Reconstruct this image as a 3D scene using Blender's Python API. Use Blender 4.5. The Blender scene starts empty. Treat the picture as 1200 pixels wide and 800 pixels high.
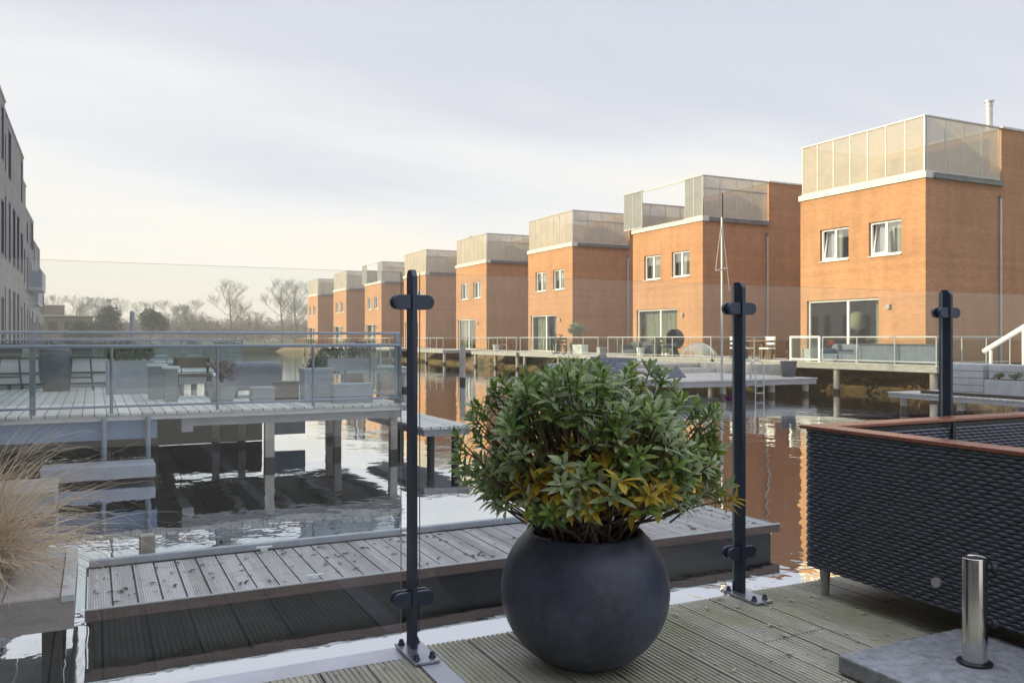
import bpy, math, random
from mathutils import Vector, Matrix, noise
R = math.radians
random.seed(7)
scene = bpy.context.scene
COL = scene.collection
# World axes: X runs across the canal to the far houses, Y runs along the canal, the terrace floor is z = 0.
YAW = R(26.1); CS, SN = math.cos(YAW), math.sin(YAW)
EYE = 1.0; WATER = -0.85; DECKZ = 0.2; FAC = 26.2

def at(px, d):
    """ground position at distance d in the direction of photo column px"""
    x = (px - 600) / 1000 * d
    return (CS * x + SN * d, -SN * x + CS * d)

# ------------------------------------------------------------------ mesh builder
ORG = {}
class MB:
    def __init__(s): s.v = []; s.f = []; s.m = []
    def add(s, vs, fs, m=0):
        b = len(s.v); s.v += [tuple(p) for p in vs]
        for f in fs: s.f.append(tuple(b + i for i in f)); s.m.append(m)
    def box(s, x0, x1, y0, y1, z0, z1, m=0):
        s.add([(x0,y0,z0),(x1,y0,z0),(x1,y1,z0),(x0,y1,z0),(x0,y0,z1),(x1,y0,z1),(x1,y1,z1),(x0,y1,z1)],
              [(0,3,2,1),(4,5,6,7),(0,1,5,4),(1,2,6,5),(2,3,7,6),(3,0,4,7)], m)
    def cbox(s, c, sz, rz=0, ry=0, m=0, rx=0):
        M = Matrix.Translation(c) @ Matrix.Rotation(rz,4,'Z') @ Matrix.Rotation(ry,4,'Y') @ Matrix.Rotation(rx,4,'X')
        a,b,h = sz[0]/2, sz[1]/2, sz[2]/2
        vs = [M @ Vector(p) for p in [(-a,-b,-h),(a,-b,-h),(a,b,-h),(-a,b,-h),(-a,-b,h),(a,-b,h),(a,b,h),(-a,b,h)]]
        s.add(vs, [(0,3,2,1),(4,5,6,7),(0,1,5,4),(1,2,6,5),(2,3,7,6),(3,0,4,7)], m)
    def tube(s, pts, r, n=8, m=0, caps=True):
        pts = [Vector(p) for p in pts]; k = len(pts)
        rs = r if isinstance(r, (list, tuple)) else [r]*k
        vs = []; prev = None
        for i, p in enumerate(pts):
            t = (pts[min(i+1,k-1)] - pts[max(i-1,0)])
            if t.length < 1e-9: t = Vector((0,0,1))
            t.normalize()
            if prev is None:
                a = Vector((0,0,1)) if abs(t.z) < .9 else Vector((1,0,0))
                prev = (a - t*a.dot(t)).normalized()
            else:
                q = prev - t*prev.dot(t)
                prev = q.normalized() if q.length > 1e-6 else prev
            w = t.cross(prev)
            for j in range(n):
                an = 2*math.pi*j/n
                vs.append(p + (prev*math.cos(an) + w*math.sin(an))*rs[i])
        fs = []
        for i in range(k-1):
            for j in range(n):
                fs.append((i*n+j, i*n+(j+1)%n, (i+1)*n+(j+1)%n, (i+1)*n+j))
        if caps and n > 2:
            fs.append(tuple(range(n-1,-1,-1))); fs.append(tuple((k-1)*n+j for j in range(n)))
        s.add(vs, fs, m)
    def cyl(s, x, y, z0, z1, r0, r1=None, n=16, m=0):
        s.tube([(x,y,z0),(x,y,z1)], [r0, r0 if r1 is None else r1], n, m)
    def lathe(s, x, y, prof, n=48, m=0):
        vs = [(x+r*math.cos(2*math.pi*j/n), y+r*math.sin(2*math.pi*j/n), z) for r,z in prof for j in range(n)]
        fs = [(i*n+j, i*n+(j+1)%n, (i+1)*n+(j+1)%n, (i+1)*n+j) for i in range(len(prof)-1) for j in range(n)]
        s.add(vs, fs, m)
    def build(s, name, mats, parent=None, smooth=False, bevel=0, org=None, seg=2):
        me = bpy.data.meshes.new(name)
        o = bpy.data.objects.new(name, me); COL.objects.link(o)
        if parent is not None: off = ORG.get(parent.name, Vector((0,0,0))); o.parent = parent
        else:
            off = Vector(org) if org is not None else Vector((0,0,0)); o.location = off
        ORG[o.name] = off
        me.from_pydata([(a-off.x, b-off.y, c-off.z) for a,b,c in s.v], [], s.f)
        if not isinstance(mats, (list, tuple)): mats = [mats]
        for mm in mats: me.materials.append(mm)
        if len(mats) > 1: me.polygons.foreach_set('material_index', s.m)
        if smooth: me.polygons.foreach_set('use_smooth', [True]*len(me.polygons))
        if bevel:
            b = o.modifiers.new('bevel','BEVEL'); b.width = bevel; b.segments = seg; b.limit_method = 'ANGLE'; b.angle_limit = R(40)
        me.update()
        return o

def tag(o, label=None, cat=None, group=None, kind=None):
    if label: o['label'] = label
    if cat: o['category'] = cat
    if group: o['group'] = group
    if kind: o['kind'] = kind
    return o
def thing(name, label, cat, loc, group=None, kind=None):
    o = bpy.data.objects.new(name, None); COL.objects.link(o); o.location = loc; o.empty_display_size = .1
    ORG[o.name] = Vector(loc)
    return tag(o, label, cat, group, kind)
def dup(o, loc=None, rz=None, parent=None):
    c = o.copy(); COL.objects.link(c)
    if parent is not None: c.parent = parent
    for ch in list(o.children): dup(ch, parent=c)
    if loc is not None: c.location = loc
    if rz is not None: c.rotation_euler = (0,0,rz)
    return c

# ------------------------------------------------------------------ materials
def new_mat(name):
    m = bpy.data.materials.new(name); m.use_nodes = True
    nt = m.node_tree; nt.nodes.clear()
    out = nt.nodes.new('ShaderNodeOutputMaterial')
    return m, nt, out
def N(nt, t, **kw):
    n = nt.nodes.new(t)
    for k, v in kw.items():
        if k in n.bl_rna.properties: setattr(n, k, v)
        else: n.inputs[k.replace('_',' ')].default_value = v
    return n
def L(nt, a, b): nt.links.new(a, b)
def c4(c, k=1): return (min(1,c[0]*k), min(1,c[1]*k), min(1,c[2]*k), 1)
def mathn(nt, op, a, b=None):
    n = nt.nodes.new('ShaderNodeMath'); n.operation = op
    for i, q in enumerate((a, b)):
        if q is None: continue
        if isinstance(q, (int, float)): n.inputs[i].default_value = q
        else: L(nt, q, n.inputs[i])
    return n.outputs[0]
def mixc(nt, fac, a, b, mode='MIX'):
    n = nt.nodes.new('ShaderNodeMix'); n.data_type = 'RGBA'; n.blend_type = mode
    if isinstance(fac, (int,float)): n.inputs[0].default_value = fac
    else: L(nt, fac, n.inputs[0])
    for i, q in ((6,a),(7,b)):
        if isinstance(q, tuple): n.inputs[i].default_value = q
        else: L(nt, q, n.inputs[i])
    return n.outputs[2]
def ramp(nt, fac, stops):
    n = nt.nodes.new('ShaderNodeValToRGB'); L(nt, fac, n.inputs[0]); e = n.color_ramp.elements
    while len(e) < len(stops): e.new(.5)
    for i, (p, c) in enumerate(stops): e[i].position = p; e[i].color = c if isinstance(c, tuple) else (c,c,c,1)
    return n.outputs[0]
def coords(nt, stretch=(1,1,1), world=False):
    if world: o = N(nt,'ShaderNodeNewGeometry').outputs['Position']
    else: o = N(nt,'ShaderNodeTexCoord').outputs['Object']
    mp = nt.nodes.new('ShaderNodeMapping'); mp.inputs['Scale'].default_value = stretch
    L(nt, o, mp.inputs['Vector']); return mp.outputs[0], o
def noise_n(nt, vec, scale, detail=4, rough=.6):
    n = N(nt,'ShaderNodeTexNoise', Scale=scale, Detail=detail, Roughness=rough); L(nt, vec, n.inputs['Vector']); return n.outputs['Fac']

def mat(name, col, rough=.6, metal=0, var=.22, scale=6, stretch=(1,1,1), col2=None, bump=.0, bscale=60, spec=.5, rvar=.12, world=False):
    """principled surface with two scales of uneven tone, uneven gloss and an optional fine relief"""
    m, nt, out = new_mat(name)
    p = N(nt,'ShaderNodeBsdfPrincipled', Metallic=metal); p.inputs['Specular IOR Level'].default_value = spec
    vec, raw = coords(nt, stretch, world)
    f1 = noise_n(nt, vec, scale); f2 = noise_n(nt, vec, scale*7, 3)
    f = mathn(nt,'ADD', mathn(nt,'MULTIPLY', f1, .65), mathn(nt,'MULTIPLY', f2, .35))
    a = c4(col, 1-var); b = c4(col2) if col2 else c4(col, 1+var)
    L(nt, ramp(nt, f, [(.3,a),(.7,b)]), p.inputs['Base Color'])
    L(nt, mathn(nt,'ADD', mathn(nt,'MULTIPLY', f1, rvar*2), max(.02, rough-rvar)), p.inputs['Roughness'])
    if bump:
        bn = N(nt,'ShaderNodeBump', Strength=bump, Distance=.01)
        L(nt, noise_n(nt, vec, bscale, 3), bn.inputs['Height']); L(nt, bn.outputs[0], p.inputs['Normal'])
    L(nt, p.outputs[0], out.inputs[0]); return m

def wood_boards(name, col, col2, axis, pitch, algae=None, algae_amt=.5, rough=.55, lines=0, spec=.5, dark=None):
    """weathered decking: each board its own tone, grain along the board, patches of algae or wet"""
    m, nt, out = new_mat(name)
    p = N(nt,'ShaderNodeBsdfPrincipled'); p.inputs['Specular IOR Level'].default_value = spec
    pos = N(nt,'ShaderNodeNewGeometry').outputs['Position']
    sx = N(nt,'ShaderNodeSeparateXYZ'); L(nt, pos, sx.inputs[0])
    across = sx.outputs[0] if axis == 'y' else sx.outputs[1]
    idx = mathn(nt,'DIVIDE', across, pitch)
    wn = N(nt,'ShaderNodeTexWhiteNoise', noise_dimensions='1D'); L(nt, mathn(nt,'FLOOR', idx), wn.inputs['W'])
    mp = nt.nodes.new('ShaderNodeMapping'); mp.inputs['Scale'].default_value = (30,1.2,1) if axis == 'y' else (1.2,30,1)
    L(nt, pos, mp.inputs['Vector'])
    grain = noise_n(nt, mp.outputs[0], 2.2, 5, .65)
    base = mixc(nt, ramp(nt, grain, [(.3,0.0),(.72,1.0)]), c4(col), c4(col2))
    base = mixc(nt, .55, base, mixc(nt, wn.outputs['Value'], (.55,.55,.55,1), (1.25,1.25,1.25,1)), 'MULTIPLY')
    blot = noise_n(nt, pos, 2.3, 5, .62)
    base = mixc(nt, mathn(nt,'MULTIPLY', ramp(nt, noise_n(nt,pos,9,4), [(.52,0.0),(.75,1.0)]), .45), base, c4(dark or (col[0]*.35,col[1]*.33,col[2]*.3)))
    if algae:
        base = mixc(nt, mathn(nt,'MULTIPLY', ramp(nt, blot, [(.42,0.0),(.66,1.0)]), algae_amt), base, c4(algae))
    if lines:
        fr = mathn(nt,'FRACT', idx)
        ln = mathn(nt,'LESS_THAN', fr, lines)
        base = mixc(nt, ln, base, c4((.03,.028,.025)))
    L(nt, base, p.inputs['Base Color'])
    L(nt, ramp(nt, blot, [(.35,rough*.6),(.65,rough*1.25)]), p.inputs['Roughness'])
    bn = N(nt,'ShaderNodeBump', Strength=.25, Distance=.004); L(nt, grain, bn.inputs['Height']); L(nt, bn.outputs[0], p.inputs['Normal'])
    L(nt, p.outputs[0], out.inputs[0]); return m

def brick(name, c1, c2, mortar, stain=.35, w=.21, h=.065):
    m, nt, out = new_mat(name)
    p = N(nt,'ShaderNodeBsdfPrincipled', Roughness=.85); p.inputs['Specular IOR Level'].default_value = .25
    pos = N(nt,'ShaderNodeNewGeometry').outputs['Position']
    sx = N(nt,'ShaderNodeSeparateXYZ'); L(nt, pos, sx.inputs[0])
    cb = N(nt,'ShaderNodeCombineXYZ'); L(nt, mathn(nt,'ADD', sx.outputs[0], sx.outputs[1]), cb.inputs[0]); L(nt, sx.outputs[2], cb.inputs[1])
    b = N(nt,'ShaderNodeTexBrick'); L(nt, cb.outputs[0], b.inputs['Vector'])
    b.inputs['Scale'].default_value = 1; b.inputs['Brick Width'].default_value = w; b.inputs['Row Height'].default_value = h
    b.inputs['Mortar Size'].default_value = .009; b.inputs['Bias'].default_value = 0
    b.inputs['Color1'].default_value = c4(c1); b.inputs['Color2'].default_value = c4(c2); b.inputs['Mortar'].default_value = c4(mortar)
    n1 = noise_n(nt, pos, .55, 5, .65)
    mp = nt.nodes.new('ShaderNodeMapping'); mp.inputs['Scale'].default_value = (1.5,1.5,.25); L(nt, pos, mp.inputs['Vector'])
    streak = noise_n(nt, mp.outputs[0], 1.6, 5, .6)
    col = mixc(nt, 1.0, b.outputs['Color'], ramp(nt, n1, [(.25,1-stain*.55),(.75,1+stain*.2)]), 'MULTIPLY')
    col = mixc(nt, 1.0, col, ramp(nt, streak, [(.3,1-stain*.6),(.6,1.0)]), 'MULTIPLY')
    rowz = mathn(nt,'FLOOR', mathn(nt,'DIVIDE', sx.outputs[2], h*3))
    wn = N(nt,'ShaderNodeTexWhiteNoise', noise_dimensions='1D'); L(nt, rowz, wn.inputs['W'])
    col = mixc(nt, .2, col, mixc(nt, wn.outputs['Value'], (.62,.62,.62,1), (1.15,1.15,1.15,1)), 'MULTIPLY')
    L(nt, col, p.inputs['Base Color'])
    bn = N(nt,'ShaderNodeBump', Strength=.5, Distance=.008); L(nt, b.outputs['Fac'], bn.inputs['Height']); bn.invert = True
    L(nt, bn.outputs[0], p.inputs['Normal'])
    L(nt, p.outputs[0], out.inputs[0]); return m

def glass(name, tint=(.93,.97,.95), refl=1.0, rough=.0, milk=0.0, milkcol=(.7,.7,.7), base=.04):
    """thin clear sheet: light passes straight through, Fresnel share mirrors"""
    m, nt, out = new_mat(name)
    tr = N(nt,'ShaderNodeBsdfTransparent'); tr.inputs[0].default_value = c4(tint)
    gl = N(nt,'ShaderNodeBsdfGlossy', Roughness=rough)
    lw = N(nt,'ShaderNodeLayerWeight', Blend=.5)
    fr = mathn(nt,'ADD', mathn(nt,'MULTIPLY', mathn(nt,'POWER', lw.outputs['Facing'], 5.0), .9), base)
    mx = N(nt,'ShaderNodeMixShader')
    L(nt, mathn(nt,'MULTIPLY', fr, refl), mx.inputs[0]); L(nt, tr.outputs[0], mx.inputs[1]); L(nt, gl.outputs[0], mx.inputs[2])
    res = mx.outputs[0]
    if milk:
        df = N(nt,'ShaderNodeBsdfDiffuse'); df.inputs[0].default_value = c4(milkcol)
        tl = N(nt,'ShaderNodeBsdfTranslucent'); tl.inputs[0].default_value = c4(milkcol)
        dm = N(nt,'ShaderNodeMixShader'); dm.inputs[0].default_value = .4; L(nt, df.outputs[0], dm.inputs[1]); L(nt, tl.outputs[0], dm.inputs[2])
        vec, raw = coords(nt, (1,1,1), True)
        mk = mathn(nt,'MULTIPLY', ramp(nt, noise_n(nt, vec, .9, 5, .65), [(.3,.75),(.7,1.15)]), milk)
        m2 = N(nt,'ShaderNodeMixShader'); L(nt, mk, m2.inputs[0]); L(nt, res, m2.inputs[1]); L(nt, dm.outputs[0], m2.inputs[2]); res = m2.outputs[0]
    L(nt, res, out.inputs[0]); return m

def leaf_mat(name, c1, c2, rough=.45, trans=.25, spec=.5):
    m, nt, out = new_mat(name)
    p = N(nt,'ShaderNodeBsdfPrincipled'); p.inputs['Roughness'].default_value = rough; p.inputs['Specular IOR Level'].default_value = spec
    vec, raw = coords(nt)
    f = noise_n(nt, vec, 28, 3)
    geo = N(nt,'ShaderNodeNewGeometry')
    f = mathn(nt,'ADD', mathn(nt,'MULTIPLY', f, .6), mathn(nt,'MULTIPLY', geo.outputs['Random Per Island'], .4))
    col = ramp(nt, f, [(.25,c4(c1)),(.75,c4(c2))])
    L(nt, col, p.inputs['Base Color'])
    t = N(nt,'ShaderNodeBsdfTranslucent'); L(nt, col, t.inputs[0])
    mx = N(nt,'ShaderNodeMixShader'); mx.inputs[0].default_value = trans
    L(nt, p.outputs[0], mx.inputs[1]); L(nt, t.outputs[0], mx.inputs[2]); L(nt, mx.outputs[0], out.inputs[0]); return m

M = {}
M['brick'] = brick('orange_brick', (.415,.20,.10), (.49,.25,.13), (.40,.24,.135), .24)
M['brick_grey'] = brick('beige_brick', (.30,.29,.27), (.38,.365,.34), (.27,.26,.24), .3)
M['brick_red'] = brick('red_brick', (.17,.125,.105), (.22,.16,.135), (.25,.2,.17), .3)
M['white_metal'] = mat('white_frame', (.78,.78,.75), .4, var=.08, scale=2)
M['cornice'] = mat('cornice_metal', (.52,.50,.46), .5, var=.25, scale=3)
M['gutter'] = mat('gutter_zinc', (.16,.16,.16), .5, var=.5, scale=4)
M['alu'] = mat('aluminium', (.50,.49,.46), .38, .5, var=.15, scale=5)
M['rail_metal'] = mat('pale_rail_metal', (.46,.47,.46), .45, .2, var=.12, scale=4)
M['screen'] = glass('wired_screen_glass', (.85,.86,.86), 1.0, .06, .58, (.66,.585,.49))
M['screen_grey'] = glass('perforated_grey_screen', (.7,.7,.7), .6, .15, .8, (.42,.42,.42))
M['pane'] = glass('window_glass', (.70,.74,.73), 1.0, .01, .0, base=.36)
M['pane_dark'] = mat('dark_window_pane', (.035,.038,.042), .12, var=.3, scale=1, rvar=.03)
M['curtain'] = mat('pale_curtain', (.66,.65,.54), .9, var=.25, scale=3, stretch=(1,5,.3))
M['blind'] = mat('white_blind', (.82,.82,.80), .8, var=.08, scale=3)
M['room'] = mat('room_wall', (.40,.40,.35), .9, var=.2, scale=1)
M['glass'] = glass('railing_glass', (.965,.98,.978), 1.0, .0, .004, (.8,.82,.85), base=.046)
M['glass_edge'] = mat('glass_edge', (.30,.36,.35), .2, var=.2, scale=8)
M['farglass'] = glass('clear_rail_glass', (.93,.95,.95), 1.0, .02, .015, (.65,.70,.72))
M['railglass'] = glass('terrace_rail_glass', (.90,.94,.94), 1.2, .02, .06, (.65,.70,.72))
M['steel'] = mat('anthracite_steel', (.045,.058,.088), .38, .35, var=.22, scale=14, bump=.05, bscale=240)
M['steel_light'] = mat('zinc_plate', (.42,.43,.48), .3, .75, var=.15, scale=12)
M['strip'] = mat('pale_edge_strip', (.50,.50,.55), .35, .25, var=.14, scale=5)
M['chrome'] = mat('brushed_chrome', (.62,.6,.57), .16, 1, var=.08, scale=20, rvar=.05)
M['black'] = mat('black_plastic', (.02,.02,.022), .4, var=.2, scale=15)
M['deck'] = wood_boards('terrace_decking', (.36,.335,.28), (.52,.49,.41), 'y', .146, (.30,.31,.15), .6, .62)
M['dockwood'] = wood_boards('jetty_decking', (.40,.385,.37), (.56,.54,.52), 'y', .146, (.5,.48,.46), .3, .5)
M['platwood'] = wood_boards('platform_decking', (.40,.355,.32), (.54,.49,.45), 'y', .29, None, .3, .6)
M['palewood'] = wood_boards('pale_decking', (.52,.52,.47), (.68,.68,.62), 'y', .146, (.5,.5,.44), .3, .55, lines=.09)
M['fardeck'] = wood_boards('far_decking', (.46,.44,.41), (.62,.60,.56), 'x', .146, None, .3, .6, lines=.09)
M['fascia'] = mat('wet_brown_fascia', (.105,.066,.052), .5, var=.4, scale=3, stretch=(1,1,4), bump=.2, bscale=40, world=True)
M['greywood'] = mat('grey_weathered_wood', (.30,.30,.30), .7, var=.3, scale=3, stretch=(1,1,6), bump=.25, bscale=50, world=True)
M['browngrey'] = mat('brown_grey_wood', (.31,.265,.235), .7, var=.3, scale=3, stretch=(1,1,6), bump=.25, bscale=50, world=True)
M['greypaint'] = mat('grey_painted_wood', (.36,.38,.42), .55, var=.18, scale=4, world=True)
M['bluepaint'] = mat('blue_painted_board', (.17,.25,.37), .5, var=.22, scale=3, world=True)
M['bluepole'] = mat('blue_grey_pole', (.22,.25,.30), .45, .2, var=.15, scale=6)
M['pile'] = mat('pile_wood', (.34,.31,.27), .75, var=.35, scale=5, stretch=(1,1,.3), bump=.3, bscale=40)
M['wetpile'] = mat('wet_pile_wood', (.03,.027,.022), .4, var=.4, scale=6)
M['dark'] = mat('dark_wood_and_shade', (.016,.015,.015), .7, var=.4, scale=3)  # near-black wood; also serves as painted shade on the under-deck sheets and panels
M['pot'] = mat('anthracite_pot', (.043,.051,.078), .40, var=.7, scale=4.5, bump=.16, bscale=90, spec=.5)
M['soil'] = mat('potting_soil', (.045,.03,.02), .95, var=.6, scale=25, bump=.8, bscale=60)
M['wicker'] = mat('black_wicker', (.068,.076,.102), .36, var=.45, scale=22, spec=.9)
M['teak'] = mat('oiled_red_wood', (.27,.095,.055), .28, var=.3, scale=4, stretch=(2,2,30), bump=.1, bscale=80, spec=.6)
M['stone'] = mat('granite_slab', (.24,.255,.275), .6, var=.45, scale=30, bump=.35, bscale=220, col2=(.42,.43,.45))
M['cushion'] = mat('grey_cushion', (.10,.105,.12), .9, var=.2, scale=6, bump=.2, bscale=200)
M['bluegrey'] = mat('blue_grey_cushion', (.17,.19,.25), .9, var=.2, scale=4)
M['greycover'] = mat('grey_cover_fabric', (.23,.23,.26), .85, var=.25, scale=4, bump=.4, bscale=12)
M['concrete'] = mat('grey_planter', (.36,.36,.37), .8, var=.2, scale=5)
M['slate'] = mat('dark_slate_planter', (.07,.08,.10), .6, var=.25, scale=5)
M['whiteplastic'] = mat('white_plastic', (.78,.78,.77), .45, var=.06, scale=3)
M['crate'] = mat('pale_crate_wood', (.50,.50,.48), .75, var=.2, scale=4, stretch=(1,1,7), world=True)
M['brownwood'] = mat('brown_wood', (.16,.10,.065), .65, var=.35, scale=4)
M['lamp'] = mat('paper_lamp', (.75,.75,.45), .8, var=.1, scale=8)
M['redflower'] = mat('red_flower', (.5,.06,.03), .7, var=.3, scale=40)
M['leaf'] = leaf_mat('shrub_leaf', (.075,.17,.025), (.31,.41,.09), .36, .25, .7)
M['leaf_pale'] = leaf_mat('shrub_leaf_pale', (.24,.31,.13), (.45,.51,.30), .40, .25, .7)
M['leaf_yellow'] = leaf_mat('shrub_leaf_yellow', (.40,.27,.02), (.62,.47,.06), .5, .35)
M['leaf_bud'] = leaf_mat('shrub_bud', (.10,.045,.035), (.22,.12,.07), .5, .2)
M['purple'] = leaf_mat('purple_flower', (.12,.02,.12), (.28,.06,.24), .6, .2)
M['stem'] = mat('shrub_stem', (.10,.065,.042), .8, var=.4, scale=20)
M['hedge'] = leaf_mat('hedge_leaf', (.035,.065,.022), (.11,.15,.055), .6, .2)
M['olive'] = leaf_mat('olive_leaf', (.14,.17,.10), (.27,.30,.19), .6, .25)
M['autumn'] = leaf_mat('autumn_leaf', (.16,.08,.025), (.42,.22,.07), .7, .25)
M['dryplant'] = leaf_mat('dry_plant', (.22,.15,.14), (.42,.32,.30), .8, .25)
M['grass'] = leaf_mat('dry_grass', (.42,.30,.18), (.84,.68,.48), .7, .3)
M['bark'] = mat('grey_bark', (.13,.11,.095), .9, var=.3, scale=3)
M['twig'] = leaf_mat('twig_bark', (.15,.135,.125), (.24,.215,.195), .9, .1, .2)
M['farleaf'] = leaf_mat('far_evergreen', (.05,.06,.045), (.12,.13,.10), .8, .1, .2)
M['thicket'] = leaf_mat('thicket_twigs', (.13,.11,.095), (.23,.195,.165), .9, .1, .2)
M['ground'] = mat('bank_soil_grass', (.10,.095,.05), .95, var=.5, scale=.5, col2=(.16,.17,.08), world=True)
M['leafdry'] = mat('fallen_leaf', (.50,.42,.28), .7, var=.3, scale=30)
M['leafdark'] = mat('wet_fallen_leaf', (.045,.03,.022), .5, var=.3, scale=30)

def water_mat():
    m, nt, out = new_mat('canal_water')
    pos = N(nt,'ShaderNodeNewGeometry').outputs['Position']
    mp = nt.nodes.new('ShaderNodeMapping'); mp.inputs['Scale'].default_value = (1.0,.75,1); mp.inputs['Rotation'].default_value = (0,0,R(20)); L(nt, pos, mp.inputs['Vector'])
    a = noise_n(nt, mp.outputs[0], 1.1, 2, .45); b = noise_n(nt, mp.outputs[0], 5.5, 2, .5)
    patch = ramp(nt, noise_n(nt, pos, .16, 3), [(.35,.45),(.65,1.0)])
    h = mathn(nt,'ADD', mathn(nt,'MULTIPLY', a, .55), mathn(nt,'MULTIPLY', mathn(nt,'MULTIPLY', b, patch), .16))
    bn = N(nt,'ShaderNodeBump', Strength=.42, Distance=.05); L(nt, h, bn.inputs['Height'])
    df = N(nt,'ShaderNodeBsdfDiffuse'); df.inputs[0].default_value = (.006,.007,.005,1)
    gl = N(nt,'ShaderNodeBsdfGlossy', Roughness=.015); gl.inputs[0].default_value = (.96,.97,1,1); L(nt, bn.outputs[0], gl.inputs['Normal'])
    fr = N(nt,'ShaderNodeFresnel', IOR=1.33); L(nt, bn.outputs[0], fr.inputs['Normal'])
    mx = N(nt,'ShaderNodeMixShader')
    L(nt, ramp(nt, fr.outputs[0], [(0,.35),(.12,.85),(.5,.97)]), mx.inputs[0])
    L(nt, df.outputs[0], mx.inputs[1]); L(nt, gl.outputs[0], mx.inputs[2]); L(nt, mx.outputs[0], out.inputs[0]); return m
M['water'] = water_mat()

# ------------------------------------------------------------------ setting: ground and water
mb = MB()
B0, B1, VN, VF = -2.6, 25.4, -60, 128
for (x0,x1,y0,y1) in ((-1500,B0,-700,1800),(B1,1500,-700,1800),(B0,B1,VF,1800),(B0,B1,-700,VN)):
    mb.add([(x0,y0,.06),(x1,y0,.06),(x1,y1,.06),(x0,y1,.06)], [(0,1,2,3)])
for (a,b) in (((B0,VN),(B0,VF)),((B0,VF),(B1,VF)),((B1,VF),(B1,VN)),((B1,VN),(B0,VN))):
    mb.add([(a[0],a[1],.06),(b[0],b[1],.06),(b[0],b[1],-2.5),(a[0],a[1],-2.5)], [(0,1,2,3)])
mb.add([(B0,VN,-2.5),(B1,VN,-2.5),(B1,VF,-2.5),(B0,VF,-2.5)], [(0,1,2,3)])
tag(mb.build('ground', M['ground']), kind='structure')
mb = MB(); mb.add([(B0-.02,VN-.02,WATER),(B1+.02,VN-.02,WATER),(B1+.02,VF+.02,WATER),(B0-.02,VF+.02,WATER)], [(0,1,2,3)])
tag(mb.build('water', M['water']), kind='structure')
mb = MB(); nx, ny = 8, 260                       # sloping planted bank below the far houses
for j in range(ny+1):
    y = VN + (VF-VN)*j/ny
    for i in range(nx+1):
        t = i/nx; x = 23.3 + 2.1*t
        z = -1.15 + 1.23*t + .22*noise.noise((x*1.3, y*.8, 0))*(1-t)
        mb.v.append((x + .25*noise.noise((y*.7,t,3)), y, z))
for j in range(ny):
    for i in range(nx):
        a = j*(nx+1)+i; mb.f.append((a,a+1,a+nx+2,a+nx+1)); mb.m.append(0)
M['bank'] = mat('bank_earth', (.12,.08,.045), .95, var=.5, scale=1.6, col2=(.22,.15,.07), bump=.6, bscale=8, world=True)
tag(mb.build('bank_slope', M['bank'], smooth=True), kind='structure')

def leaf_cloud(mb, c, rad, n, size, m=0, flat=.0, shell=.0, aspect=.45):
    c = Vector(c)
    for _ in range(n):
        d = Vector((random.gauss(0,1), random.gauss(0,1), random.gauss(0,1))); d.normalize()
        r = random.random()**(1/3) if not shell else shell + (1-shell)*random.random()
        r *= .82 + .3*noise.noise(d*2.1 + c)
        p = c + Vector((d.x*rad[0], d.y*rad[1], d.z*rad[2]))*r
        a = Vector((random.uniform(-1,1), random.uniform(-1,1), random.uniform(-.7,1))).normalized()
        b = a.cross(Vector((random.uniform(-1,1), random.uniform(-1,1), random.uniform(-1,1)))).normalized()
        s = size*random.uniform(.6,1.3)
        mb.add([p-a*s*.5, p+b*s*aspect*.5, p+a*s*.5, p-b*s*aspect*.5], [(0,1,2,3)], m)

# low planting on the slope: nobody could count it
mb = MB()
for _ in range(150):
    y = random.uniform(6, 80); x = random.uniform(23.6, 25.0); t = (x-23.3)/2.1
    leaf_cloud(mb, (x,y,-1.05+1.2*t), (.45,.6,.28), 55, .13, m=0 if random.random() < .5 else 1)
tag(mb.build('bank_ground_cover', [M['autumn'], M['hedge']]), kind='stuff')

# ------------------------------------------------------------------ far row: orange brick houses
def wall_cells(mb, x0, x1, y0, y1, z0, z1, holes, m=0):
    """wall in the y-z plane of thickness x0..x1 with rectangular holes (ya,yb,za,zb)"""
    ys = sorted({y0,y1,*[h[0] for h in holes],*[h[1] for h in holes]})
    zs = sorted({z0,z1,*[h[2] for h in holes],*[h[3] for h in holes]})
    for a,b in zip(ys,ys[1:]):
        for c,d in zip(zs,zs[1:]):
            if any(h[0]-1e-6<=a and b<=h[1]+1e-6 and h[2]-1e-6<=c and d<=h[3]+1e-6 for h in holes): continue
            mb.box(x0,x1,a,b,c,d,m)

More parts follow.
